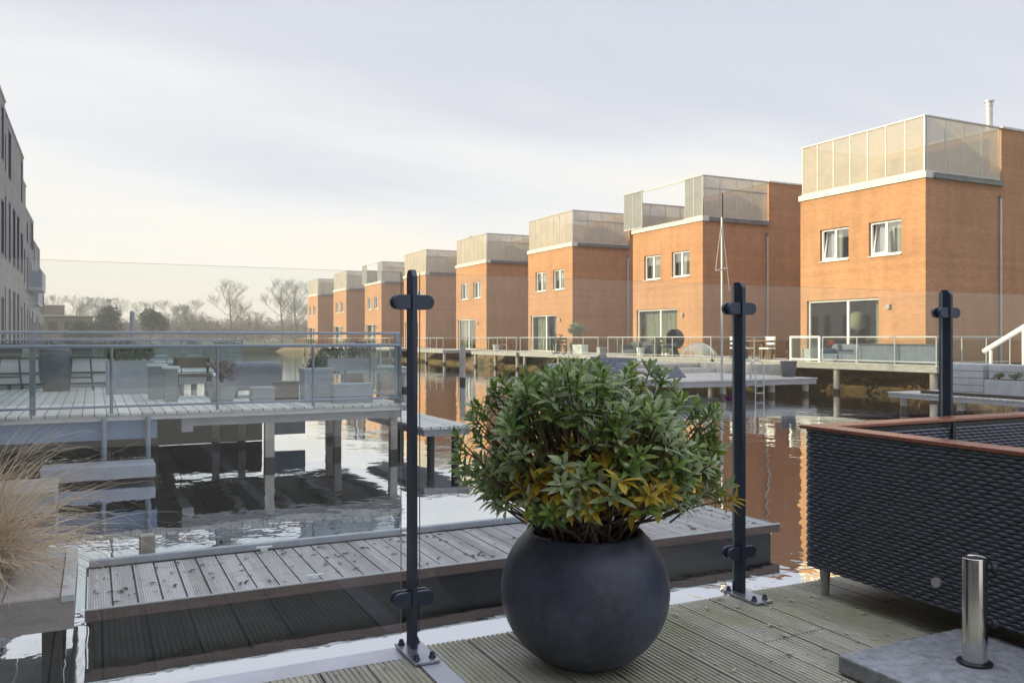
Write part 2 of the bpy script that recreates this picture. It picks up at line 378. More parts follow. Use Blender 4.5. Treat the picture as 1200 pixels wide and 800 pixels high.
def window(root, y0, y1, z0, z1, split, tilt=False, door=False):
    x = FAC + .10; f = .07
    fr = MB()
    fr.box(x,x+.08,y0,y0+f,z0,z1); fr.box(x,x+.08,y1-f,y1,z0,z1); fr.box(x+.001,x+.079,y0+f,y1-f,z1-f,z1); fr.box(x+.001,x+.079,y0+f,y1-f,z0,z0+f)
    ym = y0 + (y1-y0)*split
    fr.box(x+.002,x+.078,ym-.05,ym+.05,z0+f,z1-f)
    fo = fr.build('sliding_door' if door else 'window', M['white_metal'], root)
    for k,(a,b) in enumerate(((y0+f,ym-.05),(ym+.05,y1-f))):
        p = MB()
        if tilt and k == 1:                                        # tilted inwards at the top, in its white sash
            s = MB(); dz = z1-z0-2*f; lean = .16
            def T(y,z,o): return (x+.03+o+lean*(z-z0-f)/dz, y, z)
            for (ya,yb,za,zb) in ((a,a+.06,z0+f,z1-f),(b-.06,b,z0+f,z1-f),(a+.06,b-.06,z0+f,z0+f+.06),(a+.06,b-.06,z1-f-.06,z1-f)):
                s.add([T(ya,za,0),T(yb,za,0),T(yb,zb,0),T(ya,zb,0),T(ya,za,.05),T(yb,za,.05),T(yb,zb,.05),T(ya,zb,.05)],
                      [(0,1,2,3),(7,6,5,4),(0,4,5,1),(1,5,6,2),(2,6,7,3),(3,7,4,0)])
            s.build('sash', M['white_metal'], fo)
            p.add([T(a+.06,z0+f+.06,.02),T(b-.06,z0+f+.06,.02),T(b-.06,z1-f-.06,.02),T(a+.06,z1-f-.06,.02)], [(0,1,2,3)])
        else:
            p.add([(x+.04,a,z0+f),(x+.04,b,z0+f),(x+.04,b,z1-f),(x+.04,a,z1-f)], [(0,1,2,3)])
        p.build('pane', M['pane'], fo)
    if not door:
        s = MB(); s.box(FAC-.05,x,y0,y1,z0-.05,z0-.002); s.build('sill', M['cornice'], fo)
    return fo

def curtain(root, y0, y1, z0, z1, x, m='curtain'):
    mb = MB(); n = max(8,int((y1-y0)*24)); vs = []
    for i in range(n+1):
        y = y0+(y1-y0)*i/n; xx = x + .05*math.sin(y*22+math.sin(y*5)*2)
        vs += [(xx,y,z0),(xx,y,z1)]
    mb.add(vs, [(2*i,2*i+2,2*i+3,2*i+1) for i in range(n)])
    return mb.build('curtain', M[m], root, smooth=True)

WT, ST = 6.66, 8.88       # wall top, screen top
def canal_house(v0, label, tilt=False, flue=False, open_screen=False, curtains=((0,1),), lamp=False, roof_bush=False):
    W = 5.9; v1 = v0+W; b = DECKZ-.1
    root = thing('canal_house', label, 'house', (FAC, v0, b), 'orange brick houses along the far side of the canal')
    door = (v0+2.0, v0+5.55, DECKZ, 2.54); wa = (v0+3.4,v0+4.85,4.1,5.36); wb = (v0+1.0,v0+2.45,4.1,5.36)
    w = MB(); wall_cells(w, FAC, FAC+.3, v0, v1, b, WT, [door,wa,wb])
    w.box(FAC+.3,30.38,v0,v0+.3,b,WT); w.box(FAC+.3,30.38,v1-.3,v1,b,WT)
    w.box(30.38,38,v0,v1,b,ST-.06)
    w.build('wall', M['brick'], root)
    r = MB(); r.box(FAC+.3,30.38,v0+.3,v1-.3,3.0,3.2); r.box(FAC+.3,30.38,v0+.3,v1-.3,6.3,6.5); r.box(29.6,29.7,v0+.3,v1-.3,b,6.3); r.box(FAC+.3,30.38,v0+.3,v1-.3,b,DECKZ)
    r.build('room', M['room'], root)
    c = MB(); c.box(FAC-.06,FAC+.34,v0-.06,v1+.06,WT+.002,WT+.22); c.build('cornice', M['cornice'], root)
    c = MB(); c.box(30.30,38.05,v0-.05,v1+.05,ST-.058,ST+.02); c.build('roof_edge', M['cornice'], root)
    g = MB(); g.box(FAC+.34,30.3,v0-.12,v0+.3,WT+.003,WT+.10); g.box(FAC+.34,30.3,v0-.09,v0+.25,WT+.102,WT+.13,1); g.box(FAC+.34,30.3,v0-.13,v0+.2,WT+.132,WT+.2)
    g.build('gutter', [M['gutter'],M['cornice']], root)
    g = MB(); g.box(FAC+.34,30.3,v1-.3,v1+.06,WT+.004,WT+.2); g.build('gutter', M['gutter'], root)
    window(root, *wa, .5, tilt); window(root, *wb, .5, tilt); window(root, *door, .43, False, True)
    for a,bb in curtains: curtain(root, door[0]+.1+(3.35)*a, door[0]+.1+3.35*bb, DECKZ, 2.5, FAC+.5)
    curtain(root, wa[0]+(.05 if not tilt else .6), wa[1], 4.1, 5.4, FAC+.42, 'blind'); curtain(root, wb[0]+(.25 if not tilt else .05), wb[1]-.05, 4.1, 5.4, FAC+.42, 'blind')
    # roof terrace screens
    Z0 = WT+.24; z1 = ST
    def panels(a0, a1, n, fixed, axis, z0=Z0, z1=ST, mm='screen', midrail=False):
        s = MB(); f = MB(); d = (a1-a0)/n
        for i in range(n):
            p,q = a0+d*i, a0+d*(i+1)
            if axis == 'y': s.box(fixed-.008,fixed+.008,p+.03,q-.03,z0+.04,z1-.04)
            else: s.box(p+.03,q-.03,fixed-.008,fixed+.008,z0+.04,z1-.04)
        for i in range(n+1):
            p = a0+d*i; p = min(max(p,a0+.03),a1-.03)
            if axis == 'y': f.box(fixed-.02,fixed+.02,p-.02,p+.02,z0,z1-.045)
            else: f.box(p-.02,p+.02,fixed-.02,fixed+.02,z0,z1-.045)
        for (za,zb) in ((z0-.02,z0+.04),(z1-.044,z1)) + (((z1-.62,z1-.57),) if midrail else ()):
            if axis == 'y': f.box(fixed-.04,fixed+.04,a0,a1,za,zb)
            else: f.box(a0,a1,fixed-.04,fixed+.04,za,zb)
        fo = f.build('screen_frame', M['alu'], root); s.build('screen_glass', M[mm], fo)
    xs = FAC+.05
    if not open_screen:
        panels(v0+.05, v1-.05, 7, xs, 'y')
    else:
        panels(v0+.05, v0+1.45, 2, xs, 'y', mm='screen_grey'); panels(v1-1.0, v1+.75, 2, xs-.12, 'y', mm='screen_grey')
        bm = MB(); bm.box(xs-.03,xs+.03,v0+1.45,v1-1.0,ST-.08,ST-.02); bm.build('screen_rail', M['alu'], root)
    panels(xs+.05, 30.28, 4, v0+.06, 'x', midrail=not flue)
    panels(xs+.05, 30.28, 4, v1-.06, 'x', z1=ST-.5 if open_screen else ST)
    gl = MB(); gl.box(30.365,30.379,v0+.5,v1-.5,WT+.3,ST-.3); gl.build('roof_door_glass', M['pane_dark'], root)
    d = MB(); d.cyl(30.2,v0-.06,b,6.1 if not flue else 6.2,.045,n=10); d.cyl(30.2,v0-.06,6.1 if not flue else 6.2,6.3,.06,n=10,m=1)
    d.build('downpipe', [M['rail_metal'],M['gutter']], root, smooth=False)
    la = MB(); la.box(FAC-.1,FAC-.003,v0+1.45,v0+1.6,2.1,2.28); la.build('wall_lamp', M['greywood'], root)
    if flue:
        f = MB(); f.lathe(31.35,v0+1.2,[(.13,ST+.02),(.13,10.05),(.15,10.06),(.15,10.12),(.13,10.13),(.13,10.2),(.19,10.22),(.19,10.27),(.02,10.3)],20)
        f.build('flue', M['alu'], root, smooth=False)
    if lamp:
        f = MB(); f.lathe(FAC+1.2,v0+4.05,[(.38*math.sin(math.pi*k/16)+.001,1.72-.38*math.cos(math.pi*k/16)) for k in range(17)],28)
        f.build('round_lamp', M['lamp'], root, smooth=True)
    return root

ORD = ['nearest', 'second', 'third', 'fourth', 'fifth', 'sixth', 'seventh', 'farthest']
VS = [20.5, 32.7, 45.1, 57.8, 70.7, 83.6, 97.0, 111.0]
HL = ['large orange brick house nearest on the right, with a metal flue on its roof',
      'orange brick house with an open roof screen, second from the right behind the mast',
      'third orange brick house from the right, a small olive tree beside its door',
      'fourth orange brick house from the right, just above the potted shrub',
      'fifth orange brick house from the right, behind the tallest left glass post',
      'sixth orange brick house from the right, small with grey open roof screens',
      'seventh orange brick house from the right, next to last in the distant row',
      'smallest and farthest orange brick house, next to the bare trees']
for i, v in enumerate(VS):
    canal_house(v, HL[i], tilt=(i == 0), flue=(i == 0), open_screen=(i in (1,5)), lamp=(i == 0),
                curtains=[((.0,.12),),((0,1),),((.0,.3),(.55,1)),((.1,.3),(.8,1)),((0,.4),),((0,1),),((0,1),),((0,1),)][i])

# roof shrub on the fifth house
root = thing('roof_shrub', 'small round bush on the flat roof of the fifth brick house', 'shrub', (31.5,72.5,ST+.02))
t = MB(); t.tube([(31.5,72.5,ST+.02),(31.5,72.5,ST+.7)], .05, 6); t.build('trunk', M['bark'], root)
t = MB(); leaf_cloud(t, (31.5,72.5,ST+1.0), (1.2,1.4,.8), 900, .16); t.build('crown', M['hedge'], root)

# ------------------------------------------------------------------ decks and railings on the far side
def pier(name, label, x0,x1,y0,y1,z, piles, matb='fardeck', thick=.22, group=None, pr=.11):
    root = thing(name, label, 'pier', (x0,y0,z), group)
    b = MB(); b.box(x0,x1,y0,y1,z-.03,z); b.build('deck_boards', M[matb], root)
    f = MB()
    f.box(x0+.03,x1-.03,y0+.03,y0+.09,z-thick,z-.032); f.box(x0+.03,x1-.03,y1-.09,y1-.03,z-thick,z-.032)
    f.box(x0+.03,x0+.09,y0+.09,y1-.09,z-thick,z-.032); f.box(x1-.09,x1-.03,y0+.09,y1-.09,z-thick,z-.032)
    k = y0+.7
    while k < y1-.2: f.box(x0+.09,x1-.09,k,k+.07,z-thick+.02,z-.052); k += .7
    f.build('fascia', M['greywood'], root)
    f = MB(); f.box(x0+.1,x1-.1,y0+.1,y1-.1,z-.05,z-.033); f.build('under_deck_shade', M['dark'], root)  # near-black sheet below the boards: under-deck shade put into the colour
    for (x,y) in piles:
        p = MB(); zt = z-thick
        p.cyl(x,y,WATER+.14,zt,pr,n=12); p.cyl(x,y,-2.4,WATER+.14,pr*1.02,n=12,m=1); p.build('pile', [M['pile'],M['wetpile']], root)
    return root

def railing(label, pts, z, h=.9, posts=None, group='pale railings round the far terraces', glassy=True, matr='rail_metal', rr=.022, closed_low=True):
    """railing along the polyline pts at deck height z"""
    root = thing('railing', label, 'railing', (pts[0][0],pts[0][1],z), group)
    rl = MB(); 
    for (a,b) in zip(pts,pts[1:]):
        A = Vector((a[0],a[1],z)); B = Vector((b[0],b[1],z)); Ln = (B-A).length; n = max(1,round(Ln/1.35))
        up = Vector((0,0,1))
        rl.tube([A+up*h, B+up*h], rr, 8)
        if closed_low: rl.tube([A+up*.09, B+up*.09], rr*.7, 6)
        dirv = (B-A).normalized()
        for i in range(n+1):
            if i == 0 and a is not pts[0]: continue
            p = A.lerp(B, i/n); q = MB(); q.cyl(p.x,p.y,z,z+h-rr*.6,rr*.9,n=8); q.build('post', M[matr], root)
        if glassy:
            for i in range(n):
                p = A.lerp(B,i/n)+dirv*.05; q = A.lerp(B,(i+1)/n)-dirv*.05
                g = MB(); sid = Vector((-dirv.y,dirv.x,0))*.004
                g.add([p+up*.14+sid,q+up*.14+sid,q+up*(h-.07)+sid,p+up*(h-.07)+sid,p+up*.14-sid,q+up*.14-sid,q+up*(h-.07)-sid,p+up*(h-.07)-sid],
                      [(0,1,2,3),(7,6,5,4),(0,4,5,1),(1,5,6,2),(2,6,7,3),(3,7,4,0)])
                g.build('glass_panel', M['railglass' if matr == 'bluepole' else 'farglass'], root)
    rl.build('handrail', M[matr], root)
    return root

FU = 22.6
deck_spans = [(17.3,25.4),(27.7,35.6),(36.4,45.2),(45.6,52.4),(57.5,65.5),(70,78),(83,91),(97,104)]
side_pick = ['nearest brick house', 'house behind the mast', 'third brick house', 'fourth brick house', 'fifth brick house', 'sixth brick house', 'seventh brick house', 'farthest brick house']
for i,(a,b) in enumerate(deck_spans):
    pier('terrace_pier', 'raised wooden terrace on piles in front of the '+side_pick[i], FU, FAC-.003, a, b, DECKZ,
         [(FU+.25,a+.3),(FU+.25,(a+b)/2),(FU+.25,b-.3)], group='raised terraces in front of the far houses')
    pts = [(FAC-.1,a+.06),(FU+.06,a+.06),(FU+.06,b-.06)] if i != 0 else [(FAC-.1,a+.06),(FU+.06,a+.06),(FU+.06,21.8)]
    railing('pale metal and glass railing round the terrace of the '+side_pick[i], pts, DECKZ, .88 if i else .86, glassy=i < 3)
# white gate frame at the end of the nearest terrace
root = thing('gate', 'white framed gate at the left end of the nearest terrace railing', 'gate', (FU+.06,21.95,DECKZ))
g = MB()
for y in (21.95,23.3): g.box(FU+.03,FU+.09,y-.035,y+.035,DECKZ,DECKZ+.9)
g.box(FU+.032,FU+.088,21.985,23.265,DECKZ+.84,DECKZ+.9); g.box(FU+.032,FU+.088,21.985,23.265,DECKZ+.06,DECKZ+.11); g.build('gate_frame', M['white_metal'], root)
g = MB(); g.box(FU+.055,FU+.065,22.0,23.25,DECKZ+.12,DECKZ+.83); g.build('glass_panel', M['railglass'], root)

# white low jetty with steps in front of the second terrace
J0, J1, JV, JZ = 15.6, 21.3, 20.7, -.27
pier('jetty', 'wide pale wooden jetty low over the water, a mast at its edge', J0, J1, JV, 29.5, JZ, [(J0+.3,JV+.3),(17.6,JV+.3),(19.6,JV+.3),(21.0,JV+.25),(J0+.3,25),(21,25)], thick=.2)
st = thing('deck_steps', 'broad pale wooden steps rising from the low jetty to the terraces', 'steps', (J0,29.5,JZ))
for k,(y0,y1,z) in enumerate(((25.6,29.48,JZ+.16),(26.6,29.46,JZ+.31))):
    b = MB(); b.box(J0+.4,J1-.2,y0,y1,JZ+.003 if k == 0 else JZ+.163,z); b.build('step', M['fardeck'], st)
b = MB(); b.box(J1-.19,FU-.01,23.6,27.4,JZ-.06,DECKZ-.12); b.build('landing', M['fardeck'], st)

# mast with stays
mx, my = 17.42, JV+.12
root = thing('mast', 'thin tall pale mast with dark tip standing on the jetty edge', 'mast', (mx,my,JZ))
p = MB(); p.cyl(mx,my,JZ,4.75,.036,.03,n=10); p.build('pole', M['alu'], root)
p = MB(); p.cyl(mx,my,4.75,5.5,.038,.032,n=10); p.build('tip', M['black'], root)
p = MB(); p.tube([(mx-.25,my-.05,3.1),(mx+.22,my+.06,3.2)], .02, 6); p.build('spreader', M['rail_metal'], root)
for dx,zb in ((-.25,3.1),(.30,2.5)):
    p = MB(); p.tube([(mx,my,4.7),(mx+dx,my,zb)], .009, 5); p.build('stay', M['rail_metal'], root)

# swim ladder
lx, ly = 18.75, JV-.03
root = thing('swim_ladder', 'hooped metal swim ladder at the end of the pale jetty', 'ladder', (lx,ly,WATER))
for s in (-.17,.17):
    p = MB(); p.tube([(lx+s,ly+.55,JZ)]+[(lx+s,ly+.25+.3*math.cos(a),JZ+.38+.22*math.sin(a)) for a in [math.pi*k/8 for k in range(9)]]+[(lx+s,ly-.05,JZ-.2),(lx+s,ly-.05,WATER-.5)], .022, 8); p.build('side_rail', M['rail_metal'], root, smooth=True)
for z in (JZ-.22,JZ-.44):
    p = MB(); p.box(lx-.16,lx+.16,ly-.09,ly-.01,z,z+.03); p.build('rung', M['rail_metal'], root)

def tapered_pot(name, label, x, y, z, r0, r1, h, m, plant=None, group=None, square=False, rz=0):
    root = thing(name, label, 'plant pot', (x,y,z), group)
    n = 4 if square else 28; k = 1.414 if square else 1
    b = MB()
    prof = [(.001,z),(r0*k,z),(r1*k,z+h),(r1*k*1.05,z+h),(r1*k*1.05,z+h+.03),(r1*k*.9,z+h+.03),(r1*k*.88,z+h-.05)]
    vs = [(x+r*math.cos(2*math.pi*(j+.5)/n+rz), y+r*math.sin(2*math.pi*(j+.5)/n+rz), zz) for r,zz in prof for j in range(n)]
    b.add(vs, [(i*n+j,i*n+(j+1)%n,(i+1)*n+(j+1)%n,(i+1)*n+j) for i in range(len(prof)-1) for j in range(n)])
    b.build('pot_shell', m, root)
    q = len(prof)-1; b = MB(); b.add(vs[q*n:q*n+n], [tuple(range(n))]); b.build('soil', M['soil'], root)
    return root
def bush(name, label, x, y, z, rad, n, size, m, stems=5, group=None, cat='shrub', trunk=.0):
    root = thing(name, label, cat, (x,y,z), group)
    s = MB()
    for k in range(stems):
        a = 2*math.pi*k/max(1,stems)+random.random()
        s.tube([(x,y,z),(x+math.cos(a)*rad[0]*.12,y+math.sin(a)*rad[1]*.12,z+trunk+rad[2]*.5),(x+math.cos(a)*rad[0]*.6,y+math.sin(a)*rad[1]*.6,z+trunk+rad[2]*1.4)], [.02+.02*trunk,.014,.006], 5)
    s.build('trunk' if trunk else 'stems', M['stem'], root)
    f = MB()
    for k in range(7):
        a = random.uniform(0,6.28); q = random.uniform(.25,.6)
        leaf_cloud(f, (x+math.cos(a)*rad[0]*q,y+math.sin(a)*rad[1]*q,z+trunk+rad[2]*random.uniform(.6,1.35)), (rad[0]*.55,rad[1]*.55,rad[2]*.5), n//7, size)
    f.build('crown' if trunk else 'foliage', m, root)
    return root

# furniture on the nearest terrace and jetty
px, py = at(922, 29.0); tapered_pot('plant_pot', 'large grey empty plant pot standing on the pale jetty', 20.9, 21.6, JZ, .2, .27, .5, M['slate'])
def lounge(label, x0,x1,y0,y1,z,h,back,m='bluegrey',group=None,arm=True):
    root = thing('lounge_sofa', label, 'sofa', (x0,y0,z), group)
    b = MB(); b.box(x0,x1,y0,y1,z+.05,z+h*.45); b.build('seat', M[m], root, bevel=.03)
    c = MB()
    if back == 'x': c.box(x1-.18,x1,y0,y1,z+h*.452,z+h)
    else: c.box(x0,x1,y1-.18,y1,z+h*.452,z+h)
    c.build('backrest', M[m], root, bevel=.03)
    if arm:
        for (ya,yb) in ((y0,y0+.15),(y1-.15,y1)):
            a = MB(); a.box(x0,x1-.185,ya,yb,z+h*.452,z+h*.75); a.build('armrest', M[m], root, bevel=.03)
    for (x,y) in ((x0+.06,y0+.06),(x1-.06,y0+.06),(x0+.06,y1-.06),(x1-.06,y1-.06)):
        l = MB(); l.box(x-.03,x+.03,y-.03,y+.03,z,z+.05); l.build('leg', M['alu'], root)
    return root
lounge('blue grey lounge sofa behind the glass of the nearest terrace', 23.3,24.1,20.9,22.6,DECKZ,.62,'x')
root = thing('planter_box', 'long dark blue grey box along the right end of the nearest terrace railing', 'planter', (22.8,17.5,DECKZ))
b = MB(); b.box(22.8,23.2,17.5,20.4,DECKZ,DECKZ+.6); b.build('box', M['bluegrey'], root, bevel=.02)
b = MB(); b.box(22.76,23.24,17.46,20.44,DECKZ+.602,DECKZ+.64); b.build('rim', M['slate'], root)
tapered_pot('plant_pot', 'cream square planter beside the white gate of the nearest terrace', 23.3,23.0,DECKZ,.2,.22,.42,M['crate'],square=True)
bush('flowering_plant', 'red flowering plant in front of the nearest house window', 23.6,22.35,DECKZ+.5,(.16,.16,.15),160,.07,M['redflower'])
# dining set to the left of the gate
def chair(label, x, y, z, rz, m, group):
    root = thing('dining_chair', label, 'chair', (x,y,z), group)
    def pt(mb, c, s): 
        c = Matrix.Rotation(rz,3,'Z') @ Vector(c); mb.cbox((x+c.x,y+c.y,z+c.z), s, rz)
    b = MB(); pt(b,(0,0,.44),(.44,.44,.05)); b.build('seat', m, root)
    b = MB(); pt(b,(0,.2,.82),(.44,.04,.14)); pt(b,(0,.2,.62),(.44,.03,.08)); b.build('backrest', m, root)
    for sx in (-.19,.19):
        for sy in (-.19,.2):
            b = MB(); pt(b,(sx,sy,.21 if sy < 0 else .43),(.04,.04,.41 if sy < 0 else .86)); b.build('leg', M['brownwood'], root)
    return root
dz = DECKZ
pier('terrace_pier', 'pale wooden landing with a dining set between the two nearest terraces', FU+.1, FAC-.003, 25.42, 27.68, DECKZ-.004, [(FU+.4,26.5)], group='raised terraces in front of the far houses')
chair('white slatted garden chair left of the dining table', 23.3,26.9,dz,R(80),M['white_metal'],'chairs round the terrace dining table')
chair('white slatted garden chair right of the dining table', 23.3,25.2,dz,R(-80),M['white_metal'],'chairs round the terrace dining table')
chair('white slatted garden chair at the waterside of the dining table', 23.0,26.1,dz,R(90),M['white_metal'],'chairs round the terrace dining table')
root = thing('dining_table', 'brown wooden dining table between white chairs near the gate', 'table', (24.1,26.1,dz))
b = MB(); b.box(23.6,24.6,25.3,26.9,dz+.70,dz+.75); b.build('tabletop', M['brownwood'], root)
for x in (23.68,24.52):
    for y in (25.4,26.8):
        b = MB(); b.box(x-.04,x+.04,y-.04,y+.04,dz,dz+.70); b.build('leg', M['brownwood'], root)
# second terrace: wicker egg chair, dark sofa, clear dome, cushions below
ex, ey = 24.0, 32.0
root = thing('round_chair', 'black round-backed wicker chair in front of the second house door', 'chair', (ex,ey,dz))
b = MB()
for i in range(7):
    a0 = math.pi*(i+.5)/7
vs = []; n1, n2 = 20, 10
for i in range(n1+1):
    for j in range(n2+1):
        a = -1.9+3.8*i/n1; e = -1.0+2.2*j/n2
        vs.append((ex+.46*math.cos(a)*math.cos(e), ey+.46*math.sin(a)*math.cos(e), dz+.78+.5*math.sin(e)))
b.add(vs, [(i*(n2+1)+j,(i+1)*(n2+1)+j,(i+1)*(n2+1)+j+1,i*(n2+1)+j+1) for i in range(n1) for j in range(n2)]); b.build('shell', M['black'], root, smooth=True)
b = MB(); b.lathe(ex-.05,ey,[(.001,dz+.45),(.38,dz+.45),(.4,dz+.5),(.36,dz+.57),(.001,dz+.58)],20); b.build('seat_cushion', M['cushion'], root)
b = MB(); b.cyl(ex,ey,dz,dz+.45,.28,.1); b.build('base', M['black'], root)
lounge('black lounge sofa on the second terrace beside the round chair', 23.2,24.0,33.0,35.3,dz,.66,'x','cushion')
root = thing('clear_dome', 'arched clear plastic dome on the second terrace behind the railing', 'dome', (23.2,29.4,dz))
b = MB(); vs = []; n1 = 14; n2 = 8
for i in range(n1+1):
    a = math.pi*i/n1
    for j in range(n2+1):
        t = -1+2*j/n2; r = math.sqrt(max(0,1-t*t*.75))
        vs.append((23.3+.55*t, 29.35-1.0*math.cos(a)*r, dz+.62*math.sin(a)*r))
b.add(vs, [(i*(n2+1)+j,(i+1)*(n2+1)+j,(i+1)*(n2+1)+j+1,i*(n2+1)+j+1) for i in range(n1) for j in range(n2)])
b.build('cover_sheet', glass('clear_plastic', (.9,.92,.92), 1.5, .08, .38, (.7,.74,.76)), root, smooth=True)
b = MB(); b.tube([(23.3,29.35-1.02*math.cos(math.pi*i/14),dz+.63*math.sin(math.pi*i/14)) for i in range(15)], .02, 6); b.build('hoop', M['alu'], root, smooth=True)
lounge('low blue grey lounge bench at the left end of the pale jetty', 15.8,16.6,24.2,27.0,JZ,.62,'x')
for k,(x,y,rz,lab) in enumerate(((16.9,23.4,.3,'grey folded deck cushion leaning on the pale jetty, left one'),(17.25,22.9,-.4,'grey folded deck cushion leaning on the pale jetty, right one'))):
    b = MB(); s = .34
    M3 = Matrix.Translation((x,y,JZ)) @ Matrix.Rotation(rz,4,'Z')
    b.add([M3@Vector(p) for p in [(-s,-.1,0),(s,-.1,0),(0,-.05,.42),(-s,.1,0),(s,.1,0),(0,.05,.42)]], [(0,1,2),(5,4,3),(0,3,4,1),(1,4,5,2),(2,5,3,0)])
    tag(b.build('deck_cushion', M['bluegrey'], org=(x,y,JZ), bevel=.03), lab, 'cushion', 'cushions on the pale jetty')
# third terrace: olive tree, bicycle, white chest
ox, oy = at(678, 47.5)
bush('olive_tree', 'small olive tree in front of the third house side wall', ox,oy,dz,(.75,.75,.55),900,.13,M['olive'],stems=4,cat='tree',trunk=.85)
bx, by = at(655, 45.0)
root = thing('bicycle', 'black bicycle parked behind the railing of the third terrace', 'bicycle', (bx,by,dz))
for s in (-.5,.5):
    b = MB(); b.tube([(bx,by+s+.33*math.cos(2*math.pi*k/20),dz+.34+.33*math.sin(2*math.pi*k/20)) for k in range(21)], .022, 6); wv = b.build('wheel', M['black'], root, smooth=True)
    sp = MB()
    for k in range(8): sp.tube([(bx,by+s,dz+.34),(bx,by+s+.31*math.cos(math.pi*k/4),dz+.34+.31*math.sin(math.pi*k/4))], .004, 4)
    sp.build('spokes', M['alu'], wv)
b = MB()
for p,q in (((-.5,.34),(-.2,.85)),((-.5,.34),(.0,.32)),((.0,.32),(-.2,.95)),((.0,.32),(.38,.8)),((-.17,.85),(.36,.85)),((.5,.34),(.34,1.0))): b.tube([(bx,by+p[0],dz+p[1]),(bx,by+q[0],dz+q[1])], .02, 6)
b.build('frame', M['black'], root)
b = MB(); b.tube([(bx-.25,by+.28,dz+1.05),(bx,by+.34,dz+1.02),(bx+.25,by+.28,dz+1.05)], .015, 6); b.build('handlebar', M['black'], root)
b = MB(); b.cbox((bx,by-.24,dz+.98),(.14,.26,.06)); b.build('saddle', M['black'], root, bevel=.02)
for (px,d,w,h,mm,lab) in ((680,45.0,.95,.5,'whiteplastic','white storage chest behind the third terrace railing'),(705,43.0,.3,.38,'crate','small cream box on the third terrace near its right end')):
    x,y = at(px,d); root = thing('storage_box', lab, 'box', (x,y,dz))
    b = MB(); b.box(x-.2,x+.2,y-w/2,y+w/2,dz,dz+h*.85); b.build('box_body', M[mm], root, bevel=.01)
    b = MB(); b.box(x-.22,x+.22,y-w/2-.02,y+w/2+.02,dz+h*.852,dz+h); b.build('lid', M[mm], root, bevel=.01)

for (px,d,rz,mm,lab) in ((617,46,1.2,'black','dark garden chair at the left end of the third terrace'),(645,46.5,-.6,'dark','dark garden chair beside the bicycle on the third terrace'),(770,38.5,2.0,'black','dark garden chair in front of the black sofa'),(588,53,.4,'brownwood','brown garden chair on the fourth terrace')):
    x,y = at(px,d); chair(lab, max(x,FU+.5),y,DECKZ,rz,M[mm],'garden chairs on the far terraces')
# pots and shrubs along the far terraces
for (px,d,r,h,mm,pm,lab,pl) in ((602,46,.22,.4,'slate','hedge','dark pot near the left end of the third terrace','small green bush in the dark pot on the third terrace'),
    (633,45,.2,.32,'concrete','olive','grey pot left of the parked bicycle','grey green plant in the pot left of the bicycle'),
    (728,39.5,.2,.36,'whiteplastic','dryplant','white pot at the left end of the second terrace','withered plant in the white pot on the second terrace'),
    (752,38.5,.24,.42,'slate','hedge','dark pot left of the black sofa on the second terrace','dark green plant in the pot left of the black sofa'),
    (570,54,.24,.42,'concrete','hedge','grey pot on the fourth terrace by its glass door','green bush in the grey pot on the fourth terrace')):
    x,y = at(px,d); x = max(x,FU+.4)
    tapered_pot('plant_pot', lab, x,y,DECKZ,r*.75,r,h,M[mm]); bush('potted_plant', pl, x,y,DECKZ+h-.02,(r*1.3,r*1.3,r*1.1),260,.07,M[pm])
for (px,d,w_,mm,lab) in ((366,112,1.2,'hedge','round green shrub at the foot of the farthest brick house'),(402,98,1.1,'olive','grey green shrub at the foot of the seventh brick house'),(432,86,1.0,'hedge','green shrub at the foot of the sixth brick house'),(356,116,1.3,'autumn','brown shrub left of the farthest brick house')):
    x,y = at(px,d); bush('shrub', lab, max(x,FU+1),y,DECKZ,(w_,w_,.55),420,.16,M[mm],group='shrubs at the foot of the far houses')
# mooring piles standing in the canal
def pile(px, d, ztop, r, label, m='pile', cap=None):
    x,y = at(px,d); root = thing('mooring_pile', label, 'pile', (x,y,WATER), 'mooring piles in the canal')
    b = MB(); b.cyl(x,y,WATER+.22,ztop,r,r*.96,n=14); b.build('shaft', M[m], root)
    b = MB(); b.cyl(x,y,-2.4,WATER+.218,r*1.01,n=14); b.build('wet_foot', M['wetpile'], root)
    if cap:
        b = MB(); b.lathe(x,y,[(r*1.02,ztop-.02),(r*1.02,ztop),(r*.7,ztop+.12),(.01,ztop+.17)],14); b.build('cap', M[cap], root, smooth=True)
pile(542, 36, .72, .13, 'pale wooden mooring pile left of the shrub in mid canal')
pile(155, 62, 2.9, .17, 'tall dark round-topped pile against the distant trees', 'bluepole', 'bluepole')

# ------------------------------------------------------------------ far right jetty with crates
QX, QZ = 18.35, -.36
pier('jetty', 'pale jetty with slatted planters at the right edge', QX, 24.5, 6.0, 15.5, QZ, [(QX+.3,15.2),(QX+.3,13.6),(QX+.3,12.2),(QX+.3,10.6),(23,15)], thick=.14)
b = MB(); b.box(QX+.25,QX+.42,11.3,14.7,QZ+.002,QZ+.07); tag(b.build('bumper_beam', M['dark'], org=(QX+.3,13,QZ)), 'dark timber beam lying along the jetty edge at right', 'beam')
def slat_crate(label, x0,x1,y0,y1,z,h,mm,n=4,rim=True):
    root = thing('slatted_planter', label, 'planter', (x0,y0,z), 'slatted planters on the right jetty')
    b = MB(); g = h/n
    for k in range(n): b.box(x0,x1,y0,y1,z+g*k+.012,z+g*(k+1))
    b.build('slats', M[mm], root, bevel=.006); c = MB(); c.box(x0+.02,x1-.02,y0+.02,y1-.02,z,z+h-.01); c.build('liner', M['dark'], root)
    return root
slat_crate('pale grey slatted planter leftmost on the right jetty', 20.0,20.9,14.0,14.9,QZ,.72,'greypaint')
slat_crate('long grey slatted planter behind the small green plants', 20.0,20.7,12.5,13.85,QZ,.72,'greypaint')
